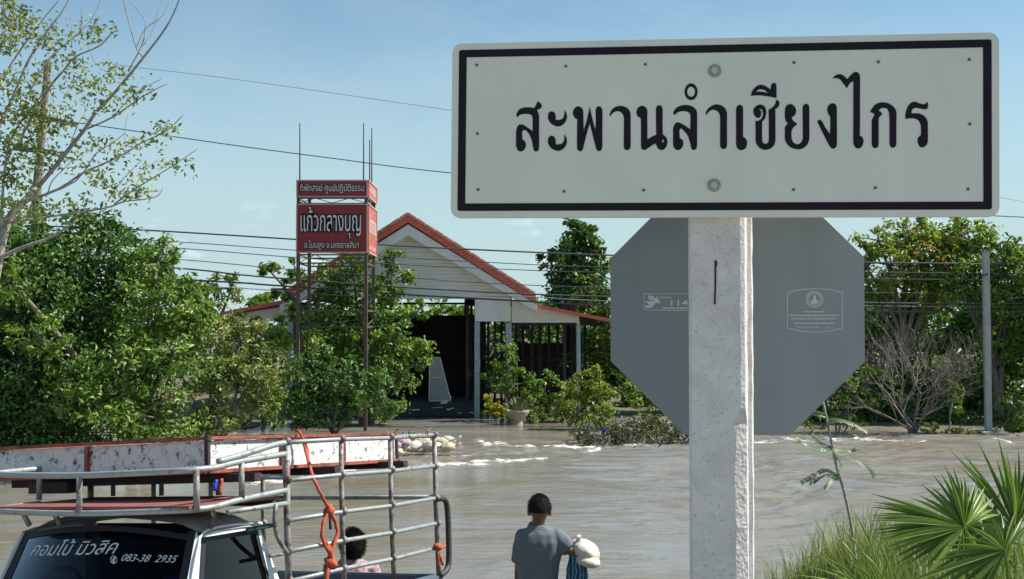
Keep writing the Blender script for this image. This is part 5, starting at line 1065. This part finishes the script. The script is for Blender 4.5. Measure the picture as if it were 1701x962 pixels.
for t_ in (-0.22, 0.62, 1.50): MB().beam(loc(0.05, t_, -0.195), loc(2.0, t_, -0.215), 0.06, 0.05, up=tw_).build('bearer', 'darkrust', trl)
MB().obox(loc(TL0, TT0, 0.04), tv * 0.02, tu * 0.02, tw_ * 0.018).build('corner_cap', 'dsteel', trl, bevel=0.006)
MB().obox(loc(1.55, -0.33, -0.235), tv * 0.16, tu * 0.05, tw_ * 0.035).build('wood_block', 'darkrust', trl)

# orange strap that lashes the tray
rp = thing('orange_strap', 'orange rope strap knotted down the near side of the truck cage', 'rope', loc(0, 0.4, -0.8))
def onl(px, py, off=-0.03): return tpl(px, py, off)
def strap(P, w=0.016, name='strand', m='rope', par=None):
    P = smoothpts(P, 4); mb = MB(); k = len(P); mb.tube([p + Vector((random.uniform(-.002, .002), random.uniform(-.002, .002), 0)) for p in P], [w * random.uniform(0.75, 1.15) for _ in P], 7); return mb.build(name, m, par or rp, True)
strap([tpl(492, 716, 0.30), tpl(498, 718, 0.24), tpl(506, 742, 0.22), tpl(513, 770, 0.14), onl(523, 800), onl(535, 825), onl(545, 842)], 0.010)
strap([tpl(505, 728, 0.22), tpl(511, 750, 0.20), tpl(517, 782, 0.10), onl(541, 838, -0.035)], 0.009)
MB().ell(onl(547, 848), 0.032, 0.03, 0.036, 10, 8, noise=0.25).build('knot', 'rope', rp, True)
strap([onl(545, 850), onl(537, 870), onl(535, 890), onl(541, 908), onl(552, 925), onl(551, 940)], 0.013)
strap([onl(549, 850), onl(557, 868), onl(560, 885), onl(555, 905), onl(548, 925)], 0.013)
strap([onl(548, 852), onl(549, 880)], 0.010, m='darkrust')
strap([onl(540, 900), onl(548, 915), onl(552, 935)], 0.018)
MB().ell(onl(550, 935), 0.045, 0.035, 0.04, 10, 8, noise=0.3).build('knot', 'rope', rp, True)
strap([onl(547, 938), onl(543, 955), onl(541, 975)], 0.014)
rp2_ = thing('orange_strap', 'short orange tie knotted at the rear corner of the truck cage', 'rope', loc(0, 1.85, -0.85))
MB().ell(onl(727, 908), 0.03, 0.026, 0.024, 9, 7, noise=0.3).build('knot', 'rope', rp2_, True)
strap([onl(722, 905), onl(731, 910), onl(739, 907)], 0.011, par=rp2_); strap([onl(727, 910), onl(731, 925), onl(736, 938)], 0.011, par=rp2_); strap([onl(726, 910), onl(728, 930), onl(730, 942)], 0.009, par=rp2_)
rp3_ = thing('orange_strap', 'orange and blue straps hanging between tray and rack deck', 'strap', loc(0.3, -0.3, -0.3))
strap([tpl(368, 795, 0.25), tpl(365, 822, 0.25)], 0.013, par=rp3_); strap([tpl(359, 797, 0.25), tpl(356, 815, 0.25)], 0.012, m='blue', par=rp3_)
# branches and rags caught beyond the tray end
db = MB()
for i in range(9):
    a = at(652 + random.uniform(0, 60), 718 + random.uniform(-4, 3), 8.6); b = a + Vector((random.uniform(-.12, .16), random.uniform(-.1, .1), random.uniform(-.02, .05))); db.tube([a, a.lerp(b, .5) + Vector((0, 0, random.uniform(-.02, .03))), b], [.006, .003], 4)
tag(db.build('dry_twigs', 'bark'), 'dry brown twigs caught on the far end of the cage top rail', 'twigs')

# ---------------------------------------------------------------- sandbags in the current
SB = [(652, 741, 15, 'sackpink', 'mauve pink wet sack at the left of the pile'), (668, 737, 17, 'sackpink', 'pink sack leaning on the mauve one'), (686, 741, 15, 'sack', 'cream sack low in front of the pink sacks'), (700, 733, 17, 'sackyel', 'yellowish sack on top of the middle of the pile'), (716, 741, 16, 'sack', 'pale sack low in the middle, nearest the cage corner'), (731, 735, 16, 'sackyel', 'straw coloured sack right of the cage corner'), (746, 731, 12, 'sack', 'small cream sack standing at the right end of the pile'), (744, 743, 14, 'sackyel', 'flat yellowish sack at the right foot of the pile'), (676, 728, 13, 'sack', 'whitish sack at the back of the pile'), (660, 750, 12, 'sackyel', 'half sunk yellow white sack at the left foot of the pile')]
for i, (x, y, r_, m_, lb) in enumerate(SB):
    Yd = 27.6 - (y - 735) * 0.12; k = Yd / FPX; c = at(x, y, Yd); mb = MB(); a = random.uniform(-.5, .5)
    mb.ell(c, r_ * k * 1.05, r_ * k * 0.8, r_ * k * 0.5, 16, 10, noise=0.20, rot=Matrix.Rotation(a, 3, 'Z') @ Matrix.Rotation(random.uniform(-.3, .3), 3, 'Y'))
    e = c + Vector((cos(a) * r_ * k * 1.0, 0, .02)); mb.tube([e, e + Vector((.05, 0, .03)), e + Vector((.12, 0, .06))], [.03, .015, .04], 7)
    tag(mb.build('sandbag', m_, None, True), lb + ', by the water', 'sandbag', 'sacks piled in the current')

# ---------------------------------------------------------------- people
def remesh(mb, voxel, name, m, parent=None, smooth_it=3, disp=0.0, dscale=0.1):
    me = bpy.data.meshes.new(name); me.from_pydata(mb.v, [], mb.f); bm = bmesh.new(); bm.from_mesh(me); bmesh.ops.recalc_face_normals(bm, faces=bm.faces); bm.to_mesh(me); bm.free()
    ob = bpy.data.objects.new('tmp', me); COL.objects.link(ob)
    r = ob.modifiers.new('r', 'REMESH'); r.mode = 'VOXEL'; r.voxel_size = voxel
    s = ob.modifiers.new('s', 'SMOOTH'); s.iterations = smooth_it; s.factor = 0.5
    dg = bpy.context.evaluated_depsgraph_get(); dg.update(); m2 = bpy.data.meshes.new_from_object(ob.evaluated_get(dg)); bpy.data.objects.remove(ob); m2.name = name
    if disp:
        n = len(m2.vertices); co = np.empty(n * 3); m2.vertices.foreach_get('co', co); co = co.reshape(-1, 3); no = np.empty(n * 3); m2.vertices.foreach_get('normal', no); no = no.reshape(-1, 3)
        f = vnoise(co[:, 0] / dscale + co[:, 1] * 3, co[:, 2] / (dscale * 2.2) + co[:, 1] / dscale, 4, 3)
        co += no * (f * disp)[:, None]; m2.vertices.foreach_set('co', co.ravel())
    return link(name, m2, m, parent, True)
def hand(mb, wrist, dirv, side, curl=0.3):      # palm + four fingers + thumb
    d = Vector(dirv).normalized(); s = Vector(side); s = (s - d * s.dot(d)).normalized(); n = d.cross(s).normalized()
    w = Vector(wrist); mb.tube([w, w + d * .03, w + d * .075], [.024, .032, .034], 8)
    mb.obox(w + d * 0.05, d * 0.04, s * 0.036, n * 0.012)
    for i, (o_, ln) in enumerate(((-.030, .058), (-.010, .07), (.011, .075), (.031, .066))):
        p = w + d * 0.085 + s * o_; P = [p]; dd = d.copy()
        for j in range(3): dd = (dd + n * curl * (j + 1) * 0.5).normalized(); P.append(P[-1] + dd * ln / 3 * (1.25 - .25 * j))
        mb.tube(P, [.0095, .009, .0085, .007], 6)
    p = w + d * .03 + s * .03; mb.tube([p, p + (s * .6 + d * .6) * .035 + n * .01, p + (s * .45 + d * .9) * .07 + n * .02], [.012, .011, .008], 6)
def head(mb, c, k=1.0, face=Vector((0, 1, 0))):
    c = Vector(c); r = face.cross(Vector((0, 0, 1))).normalized(); rot = Matrix((r, face, Vector((0, 0, 1)))).transposed()
    mb.ell(c, .074 * k, .092 * k, .098 * k, 20, 14, rot=rot); mb.ell(c + face * .022 + Vector((0, 0, -.055)) * k, .056 * k, .066 * k, .062 * k, 16, 10, rot=rot)
    mb.ell(c + face * .094 * k + Vector((0, 0, -.022)), .011, .016, .022, 8, 6, rot=rot)      # nose
    mb.ell(c + face * .083 * k + Vector((0, 0, -.066)), .022, .01, .008, 8, 6, rot=rot)       # lips
    mb.ell(c + face * .083 * k + Vector((0, 0, .012)), .045, .012, .008, 8, 6, rot=rot)       # brow
    for sg in (-1, 1): mb.ell(c + r * .084 * k * sg + Vector((0, 0, -.026)), .013, .019, .031, 8, 6, rot=rot)
mY = 9.5; mx0 = at(894, 700, mY).x; mz = float(terrain(mx0, mY)) - 0.0
def mp_(px, py, dy=0.0): return at(px, py, mY + dy)
man = thing('person', 'dark haired person in a grey short sleeved shirt, seen from behind, carrying a white sack', 'person', (mx0, mY, mz))
hc = mp_(896, 846); nk = mp_(893, 874, .0)
bdy = MB(); head(bdy, hc, 1.0, Vector((0.10, 0.99, 0)).normalized())
ch_ = mp_(893, 905); pel = Vector((mx0 - .0, mY + .02, 0.83))
bdy.tube([hc + Vector((0, 0, -.05)), nk + Vector((0, 0, .015)), nk + Vector((0, 0, -.06))], [.052, .050, .058], 12)
bdy.ell(ch_ + Vector((0, 0, .0)), .155, .10, .14, 16, 10); bdy.ell((ch_ + pel) / 2, .145, .10, .24, 16, 10); bdy.ell(pel, .15, .11, .12, 16, 10)
lsh, rsh = mp_(868, 890), mp_(926, 891)
lel, lwr = mp_(862, 947), Vector((mp_(864, 960).x - .01, mY - .02, .79))
rel, rwr = mp_(949, 917, -.06), mp_(962, 932, -.10) + Vector((0.02, .16, .02))
for a, b, c_ in ((lsh, lel, lwr), (rsh, rel, rwr)):
    bdy.tube([a, a.lerp(b, .5), b], [.052, .043, .036], 10); bdy.tube([b, b.lerp(c_, .35), c_], [.036, .037, .023], 10); bdy.ell(b, .036, .036, .036, 10, 8); bdy.ell(a, .056, .056, .056, 10, 8)
hand(bdy, lwr, (0, 0.06, -1), (0, 1, 0), .25); hand(bdy, rwr, (.5, .5, -.35), (0.3, 0.2, .8), .5)
for sg in (-1, 1):
    hp = pel + Vector((.085 * sg, 0, -.03)); kn = Vector((mx0 + .10 * sg, mY + .04, .44)); an = Vector((mx0 + .11 * sg, mY, .08)); an.z += mz
    bdy.tube([hp, hp.lerp(kn, .5), kn], [.088, .072, .052], 12); bdy.tube([kn, kn.lerp(an, .3), an], [.052, .054, .034], 12); bdy.tube([an + Vector((0, -.05, -.04)), an + Vector((0, .1, -.05)), an + Vector((0, .19, -.055))], [.038, .04, .028], 8)
remesh(bdy, .0075, 'body', 'skin', man, 4)
sh = MB(); tz_ = lambda z: z
shz = mp_(893, 870).z
sec = [(0.80, .162, .118), (0.92, .160, .118), (1.04, .168, .122), (1.14, .186, .128), (1.22, .196, .122), (shz - .055, .172, .10), (shz - .02, .105, .075), (shz + .004, .062, .060)]
n = 28; vs = [(mx0 - .005 + (.01 if z > 1.1 else 0) + rx * (abs(cos(a)) ** .85) * (1 if cos(a) > 0 else -1), mY + ry * (abs(sin(a)) ** .85) * (1 if sin(a) > 0 else -1), z + mz) for z, rx, ry in sec for a in [2 * pi * j / n for j in range(n)]]
sh.add(vs, [(k * n + j, k * n + (j + 1) % n, (k + 1) * n + (j + 1) % n, (k + 1) * n + j) for k in range(len(sec) - 1) for j in range(n)] + [tuple(range(n)), tuple(range((len(sec) - 1) * n, len(sec) * n))])
sh.ell(lsh + Vector((0.012, 0, -.005)), .075, .075, .068, 14, 10); sh.ell(rsh + Vector((-0.012, 0, -.005)), .075, .075, .068, 14, 10)
sh.tube([lsh + Vector((.03, 0, .0)), lsh.lerp(lel, .35), mp_(862, 934)], [.078, .070, .066], 14); sh.tube([rsh + Vector((-.03, 0, 0)), rsh.lerp(rel, .5), rsh.lerp(rel, .86)], [.078, .066, .064], 14)
remesh(sh, .009, 'shirt', 'shirt', man, 4, disp=.010, dscale=.06)
co_ = MB(); P = [nk + Vector((.062 * cos(a), .058 * sin(a) + .0, .012 + .012 * sin(a))) for a in [2 * pi * i / 24 for i in range(25)]]; co_.tube(P, .012, 8); P2 = [p + Vector((0, 0, -.016)) + (p - nk) * .18 for p in P]; co_.tube(P2, .010, 8); remesh(co_, .005, 'collar', 'shirt', man, 3)
tr = MB(); tr.ell(pel, .168, .125, .13, 16, 10)
for sg in (-1, 1):
    hp = pel + Vector((.085 * sg, 0, -.03)); kn = Vector((mx0 + .10 * sg, mY + .04, .44)); tr.tube([hp, hp.lerp(kn, .5), kn + Vector((0, 0, -.03))], [.10, .088, .08], 14)
remesh(tr, .011, 'shorts', 'trouser', man, 3)
def hair(c, name, parent, k, curly=0.0, low=0.70, n=1500, ln=.022, face=Vector((0, 1, 0))):
    mb = MB(); c = Vector(c); mb2 = MB(); N, Mm = 26, 14; vs = []
    for i in range(Mm + 1):
        th = (pi * low) * i / Mm
        for j in range(N):
            ph = 2 * pi * j / N; front = sin(ph) > 0.35; t2 = th * (0.62 if front else 1.0)
            vs.append(c + Vector((sin(t2) * cos(ph) * .083 * k[0], sin(t2) * sin(ph) * .100 * k[1], cos(t2) * .112 * k[2])))
    mb.add(vs, [(i * N + j, (i + 1) * N + j, (i + 1) * N + (j + 1) % N, i * N + (j + 1) % N) for i in range(Mm) for j in range(N)])
    for q in range(n):
        i = random.randint(0, len(vs) - 1); p = Vector(vs[i]) + Vector((random.uniform(-.012, .012), random.uniform(-.012, .012), random.uniform(-.012, .012))); o = (p - c).normalized(); d = (o * (.5 + curly) + Vector((random.uniform(-1, 1), random.uniform(-1, 1), random.uniform(-.6, .8))) * (.5 + curly)).normalized() * ln * random.uniform(.5, 1.2); s_2 = d.orthogonal().normalized() * .0022
        base_ = p - o * .006; mb.add([base_ - s_2, base_ + s_2, base_ + d * .6 + Vector((0, 0, .002)), base_ + d + o * -.004], [(0, 1, 2), (0, 2, 3)])
    return mb.build(name, 'hair', parent, True)
hair(hc + Vector((0, -.006, .004)), 'hair', man, (1.06, 1.0, .95), 0.0, low=0.555, n=3200, ln=.020)
for sg in (-1, 1): MB().ell(hc + Vector((.03 * sg, .087, .0)), .010, .006, .006, 8, 6).build('eye', 'white_flower', man)
# sack and striped bundle he carries
sk = MB(); sc_ = mp_(972, 916, -.02)
sk.ell(sc_ + Vector((0, .05, 0)), .128, .16, .082, 20, 14, rot=Matrix.Rotation(.50, 3, 'Y')); sk.ell(sc_ + Vector((.012, .0, -.070)), .108, .14, .052, 18, 12, rot=Matrix.Rotation(.2, 3, 'Y'))
sk.tube([sc_ + Vector((-.045, -.01, .06)), sc_ + Vector((-.05, -.02, .105)), sc_ + Vector((-.055, -.03, .125))], [.045, .014, .028], 9)
sko = remesh(sk, .008, 'carried_sack', 'sack', None, 3, disp=.006, dscale=.05); tag(sko, "plump white woven sack tied at its neck under the person's right arm", 'sack')
st_ = MB(); b0 = mp_(958, 945, -.04)
MB_ = []
n = 22
vs = []
for k, (z, rx, ry) in enumerate(((.115, .035, .045), (.08, .055, .06), (0, .075, .075), (-.10, .085, .08), (-.22, .08, .075), (-.32, .06, .06))):
    for j in range(n):
        a = 2 * pi * j / n; f = 1 + .14 * sin(5 * a + k * .4); vs.append(b0 + Vector((rx * cos(a) * f - .02 * (k == 0), ry * sin(a) * f, z)))
st_.add(vs, [(k * n + j, k * n + (j + 1) % n, (k + 1) * n + (j + 1) % n, (k + 1) * n + j) for k in range(5) for j in range(n)] + [tuple(range(n)), tuple(range(5 * n, 6 * n))])
tag(st_.build('striped_bundle', 'stripe', None, True), 'blue and dark striped cloth bundle hanging below the white sack', 'bundle')

# person behind the truck cage
wY = 9.6; wx0 = at(583, 700, wY).x; wz = float(terrain(wx0, wY))
wo_ = thing('person', 'person with curly black hair and pink print top standing behind the truck cage', 'person', (wx0, wY, wz))
hc2 = at(586, 905, wY); b2 = MB(); head(b2, hc2, .95, Vector((-.5, .86, 0)).normalized())
hgt = hc2.z - wz
nk2 = hc2 + Vector((-.01, 0, -.095)); ch2 = nk2 + Vector((0, 0, -.16)); pl2 = Vector((wx0, wY, wz + hgt * .55))
b2.tube([hc2, nk2, nk2 + Vector((0, 0, -.05))], [.05, .046, .055], 12); b2.ell(ch2, .15, .10, .18, 16, 10); b2.ell(pl2, .15, .11, .13, 16, 10); b2.ell((ch2 + pl2) / 2, .13, .10, .2, 14, 10)
for sg in (-1, 1):
    s1 = nk2 + Vector((.165 * sg, 0, -.075)); e1 = s1 + Vector((.05 * sg, .02, -.25)); w1 = e1 + Vector((.0, .08, -.2))
    b2.tube([s1, s1.lerp(e1, .5), e1], [.045, .038, .032], 10); b2.tube([e1, w1], [.033, .021], 10); hand(b2, w1, (0, .2, -1), (0, 1, 0), .25)
    hp = pl2 + Vector((.08 * sg, 0, -.03)); kn = Vector((wx0 + .09 * sg, wY + .03, wz + .42)); an = Vector((wx0 + .1 * sg, wY, wz + .08))
    b2.tube([hp, kn], [.085, .05], 12); b2.tube([kn, kn.lerp(an, .3), an], [.05, .05, .032], 12); b2.tube([an + Vector((0, -.05, -.04)), an + Vector((0, .18, -.05))], [.036, .028], 8)
remesh(b2, .009, 'body', 'skin', wo_, 3)
s2 = MB(); n = 24; sec = [(-.60, .165, .125), (-.40, .16, .12), (-.25, .175, .125), (-.12, .185, .12), (-.06, .15, .09), (-.01, .075, .062)]
vs = [nk2 + Vector((rx * cos(a), ry * sin(a), z)) for z, rx, ry in sec for a in [2 * pi * j / n for j in range(n)]]
s2.add(vs, [(k * n + j, k * n + (j + 1) % n, (k + 1) * n + (j + 1) % n, (k + 1) * n + j) for k in range(5) for j in range(n)] + [tuple(range(n)), tuple(range(5 * n, 6 * n))])
for sg in (-1, 1): s1 = nk2 + Vector((.15 * sg, 0, -.075)); s2.tube([s1, s1 + Vector((.05 * sg, .01, -.16))], [.07, .062], 12)
remesh(s2, .010, 'top', 'pink', wo_, 3, disp=.005, dscale=.07)
t2 = MB(); t2.ell(pl2, .165, .125, .14, 14, 10)
for sg in (-1, 1): t2.tube([pl2 + Vector((.08 * sg, 0, -.03)), Vector((wx0 + .09 * sg, wY + .03, wz + .40)), Vector((wx0 + .1 * sg, wY, wz + .14))], [.10, .075, .06], 12)
remesh(t2, .012, 'trousers', 'trouser', wo_, 3)
hair(hc2 + Vector((0, -.01, 0)), 'hair', wo_, (1.14, 1.1, 1.04), .5, low=.78, n=5200, ln=.036)

# ---------------------------------------------------------------- near bank: fan palm, sapling, grass
pY = 5.6
palm = thing('fan_palm', 'young fan palm spreading bright green pointed fronds over the right corner', 'palm', (at(1660, 700, pY).x, pY + .25, float(terrain(at(1660, 700, pY).x, pY + .25))))
def leaflet_mesh():
    mb = MB(); N = 9; vs = []
    for i in range(N + 1):
        t = i / N; w = 0.062 * (min(1, t * 2.2 + .22) if t < .45 else 1 - ((t - .45) / .55) ** 1.7); w = max(w, .001); z = -0.09 * t ** 2.2
        vs += [(t, -w, z + w * .55), (t, 0, z), (t, w, z + w * .55)]
    fs = []
    for i in range(N): b = 3 * i; fs += [(b, b + 3, b + 4, b + 1), (b + 1, b + 4, b + 5, b + 2)]
    me = bpy.data.meshes.new('leaflet'); me.from_pydata(vs, [], fs); me.polygons.foreach_set('use_smooth', [True] * len(me.polygons)); return me
for k in range(3):
    mm = leaflet_mesh(); mm.attributes.new('tint', 'FLOAT', 'FACE').data.foreach_set('value', [(.15, .55, .9)[k]] * len(mm.polygons)); mm.materials.append(M['palm']); M['lf%d' % k] = mm
def frond(hub, hY, tips, light):
    h = at(*hub, hY); rt = Vector(palm.location); mid = h.lerp(rt, .5) + Vector((0, 0, .10))
    st = MB().tube(smoothpts([rt, mid, h], 5), [.010, .006], 7).build('frond_stalk', 'palm', palm, True)
    st.data.attributes.new('tint', 'FLOAT', 'FACE').data.foreach_set('value', [0.7] * len(st.data.polygons))
    full = []
    for i, t3 in enumerate(tips):
        full.append(t3 + (1.0,)); n3 = tips[(i + 1) % len(tips)]
        if math.hypot(n3[0] - t3[0], n3[1] - t3[1]) < 48: full.append(((t3[0] + n3[0]) / 2, (t3[1] + n3[1]) / 2, (t3[2] + n3[2]) / 2 + .03, random.uniform(.86, .97)))
    for i, (x, y, dy, kk) in enumerate(full):
        tp = h + (at(x, y, hY + dy) - h) * kk; d = tp - h; ln = d.length; X = d.normalized(); Z = Vector((random.uniform(-.25, .25), -.75 + random.uniform(-.2, .2), .65)); Z = (Z - X * Z.dot(X)).normalized(); Yv = Z.cross(X)
        o = bpy.data.objects.new('leaflet', M['lf%d' % max(0, min(2, light + random.choice((-1, 0, 0, 1))))]); COL.objects.link(o); o.parent = st
        W3 = Matrix.Identity(4); wk = random.uniform(.75, 1.1)
        for r in range(3): W3[r][0] = X[r] * ln; W3[r][1] = Yv[r] * .19 * wk; W3[r][2] = Z[r] * .42; W3[r][3] = h[r]
        o.matrix_basis = W3
frond((1601, 876), 5.5, [(1447, 812, .1), (1450, 826, .05), (1447, 834, .1), (1446, 848, 0), (1450, 858, -.05), (1446, 874, 0), (1450, 886, -.05), (1449, 898, -.1), (1478, 911, -.1), (1487, 933, -.1), (1520, 942, -.15), (1537, 962, -.15), (1509, 817, .15), (1534, 800, .1), (1556, 784, .1), (1573, 768, .1), (1589, 770, .12), (1605, 784, .12), (1622, 792, .15), (1640, 800, .2), (1656, 820, .2), (1668, 845, .2), (1575, 990, -.2), (1610, 985, -.2), (1648, 962, -.1)], 1)
frond((1685, 878), 5.8, [(1583, 742, .1), (1602, 746, .15), (1600, 772, .1), (1630, 733, .1), (1645, 760, .05), (1662, 722, .1), (1680, 750, 0), (1698, 742, .1), (1722, 750, .1), (1750, 760, .1), (1775, 800, .1), (1585, 800, .1), (1580, 830, .1), (1590, 868, 0), (1600, 905, 0), (1620, 940, -.1), (1660, 975, -.1), (1720, 990, -.1)], 1)
frond((1640, 905), 5.9, [(1540, 840, 0), (1560, 810, 0), (1590, 800, 0), (1530, 880, 0), (1525, 915, 0), (1545, 945, 0), (1580, 965, 0), (1620, 980, 0), (1665, 975, 0), (1700, 950, 0), (1710, 900, 0), (1690, 850, 0), (1660, 815, 0), (1625, 800, 0)], 0)
frond((1668, 915), 5.3, [(1500, 965, -.1), (1540, 985, -.1), (1580, 1010, -.1), (1620, 1010, -.1), (1560, 925, 0), (1575, 900, 0), (1610, 868, .05), (1650, 850, .1), (1690, 840, .1), (1730, 850, .1), (1680, 1010, -.1), (1540, 948, 0)], 0)
# sapling with feathery leaves
sY = 7.0
spg = thing('sapling', 'thin leaning sapling with sparse feathery leaves between the white post and the palm', 'sapling', (at(1418, 950, sY).x, sY, float(terrain(at(1418, 950, sY).x, sY))))
SPT = [(1367, 667), (1374, 700), (1382, 740), (1391, 781), (1401, 814), (1409, 848), (1416, 885), (1424, 960)]
MB().tube(smoothpts([at(x, y, sY) for x, y in SPT], 4)[::-1], [.010, .006], 7).build('stem', 'bark_pale', spg, True)
def feather(P, ll, nm='frond'):
    P = smoothpts([at(x, y, sY + dy) for x, y, dy in P], 6); mb = MB(); mb.tube(P, [.0028, .0012], 4); pr = []
    for i in range(1, len(P)):
        for q in (0.0, .5):
            if random.random() < .15: continue
            p = P[i - 1].lerp(P[i], q); d = (P[i] - P[i - 1]).normalized(); s3 = d.cross(Vector((.2, -.6, .8))).normalized()
            for sg in (-1, 1):
                a = s3 * sg * .8 + d * .5 + Vector((0, 0, -.25)); a = a.normalized() * ll * random.uniform(.45, .75); w3 = d * ll * .10
                mb.add([p, p + a * .5 + w3, p + a, p + a * .5 - w3], [(0, 1, 2, 3)])
    o = mb.build(nm, 'leaf_dark', spg); o.data.attributes.new('tint', 'FLOAT', 'FACE').data.foreach_set('value', [random.uniform(.1, .7)] * len(o.data.polygons))
feather([(1381, 742, 0), (1365, 736, .05), (1350, 722, .1), (1348, 716, .1)], .04); feather([(1382, 744, 0), (1360, 745, -.05), (1340, 736, -.1), (1325, 732, -.1)], .045); feather([(1384, 746, 0), (1370, 752, -.1), (1352, 748, -.2)], .04)
feather([(1384, 748, 0), (1395, 745, .05), (1410, 748, .1), (1420, 746, .1)], .035); feather([(1386, 755, 0), (1396, 768, -.05), (1400, 775, -.1)], .04); feather([(1410, 760, 0), (1428, 766, 0), (1444, 778, 0), (1452, 790, 0)], .05); feather([(1386, 752, 0), (1410, 760, 0)], .02)
feather([(1394, 795, 0), (1375, 788, .05), (1358, 795, .1), (1345, 800, .1)], .05); feather([(1392, 790, 0), (1372, 780, .0), (1350, 790, .0), (1330, 802, 0)], .04); feather([(1392, 797, 0), (1380, 798, -.05), (1372, 812, -.1)], .035)
feather([(1374, 700, 0), (1390, 697, 0), (1415, 703, 0), (1440, 716, 0)], .045); feather([(1372, 690, 0), (1352, 684, 0), (1338, 690, 0)], .04); feather([(1376, 703, 0), (1366, 710, 0), (1352, 708, 0)], .035)
# grass and reeds as one uncountable cover
def grass(name, specs, m):
    co, tris, tn = [], [], []; nv = 0
    for (x0, x1, y0, y1, n, h0, h1, w, lean) in specs:
        X = rng.uniform(x0, x1, n); Yy = rng.uniform(y0, y1, n); Z = terrain(X, Yy); H = rng.uniform(h0, h1, n); A = rng.uniform(0, 2 * pi, n); Ln = rng.uniform(.1, lean, n) * H; tt = np.clip(rng.normal(.5, .25, n), 0, 1)
        ok = Z > -.15
        for i in np.nonzero(ok)[0]:
            dx, dy = cos(A[i]) * Ln[i], sin(A[i]) * Ln[i]; sx_, sy_ = -sin(A[i] + .7) * w / 2, cos(A[i] + .7) * w / 2; b = (X[i], Yy[i], Z[i] - .02)
            for t_ in (0, .35, .7): 
                cx_, cy_, cz_ = b[0] + dx * t_ ** 2, b[1] + dy * t_ ** 2, b[2] + H[i] * (t_ - .18 * t_ ** 3); k_ = 1 - t_ * .45
                co += [(cx_ - sx_ * k_, cy_ - sy_ * k_, cz_), (cx_ + sx_ * k_, cy_ + sy_ * k_, cz_)]
            co.append((b[0] + dx, b[1] + dy, b[2] + H[i] * .84)); v = nv
            tris += [(v, v + 1, v + 3), (v, v + 3, v + 2), (v + 2, v + 3, v + 5), (v + 2, v + 5, v + 4), (v + 4, v + 5, v + 6)]; tn += [tt[i]] * 5; nv += 7
    me = bpy.data.meshes.new(name); me.from_pydata(co, [], tris); me.attributes.new('tint', 'FLOAT', 'FACE').data.foreach_set('value', tn); return link(name, me, m)
g1_ = grass('grass', [(1.3, 6, 6.2, 9.6, 9000, .10, .32, .007, .7), (1.0, 2.6, 6.0, 8.8, 5000, .10, .30, .006, .6), (2.2, 4.5, 4.9, 6.6, 2500, .1, .3, .008, .9), (1.35, 2.6, 7.0, 8.6, 900, .25, .55, .005, .5), (1.8, 4, 5.8, 7.5, 500, .3, .6, .006, .6), (.9, 1.5, 8.0, 9.6, 700, .2, .55, .006, .4)], 'grass')
tag(g1_, 'long mixed grass covering the near bank below the palm', 'grass', kind='stuff')
# long bladed tuft left of the palm
tf = thing('grass_tuft', 'tuft of long arching grass blades left of the fan palm', 'grass tuft', (at(1470, 940, 6.3).x, 6.3, float(terrain(at(1470, 940, 6.3).x, 6.3))))
rb = Vector(tf.location)
for i, (x, y, dy) in enumerate([(1335, 940, .1), (1350, 960, -.1), (1384, 885, .1), (1395, 872, .2), (1420, 852, .1), (1448, 845, .2), (1368, 925, -.1), (1378, 945, -.2), (1402, 905, 0), (1440, 880, .1), (1470, 865, .2), (1345, 915, .2), (1410, 935, -.2), (1500, 880, .2), (1520, 905, .1), (1540, 930, 0), (1500, 950, -.3), (1390, 958, -.3), (1430, 915, .0), (1460, 900, .1), (1325, 955, .0), (1480, 920, -.2)]):
    b = rb + Vector((random.uniform(-.12, .12), random.uniform(-.1, .1), -.03)); tp = at(x, y, 6.3 + dy); md = b.lerp(tp, .55) + Vector((0, 0, .09)); P = smoothpts([b, md, tp], 5); mb = MB(); vs = []; k = len(P)
    for j, p in enumerate(P): w = .011 * (1 - (j / (k - 1)) ** 1.6) + .0006; s4 = Vector((random.uniform(-.1, .1) + .7, 0, .7)) * w; vs += [p - s4, p + s4 * .4 - Vector((0, .003, 0)), p + s4]
    mb.add(vs, [f for j in range(k - 1) for f in ((3 * j, 3 * j + 3, 3 * j + 4, 3 * j + 1), (3 * j + 1, 3 * j + 4, 3 * j + 5, 3 * j + 2))])
    o = mb.build('blade', 'palm', tf); o.data.attributes.new('tint', 'FLOAT', 'FACE').data.foreach_set('value', [random.uniform(.3, 1)] * len(o.data.polygons))
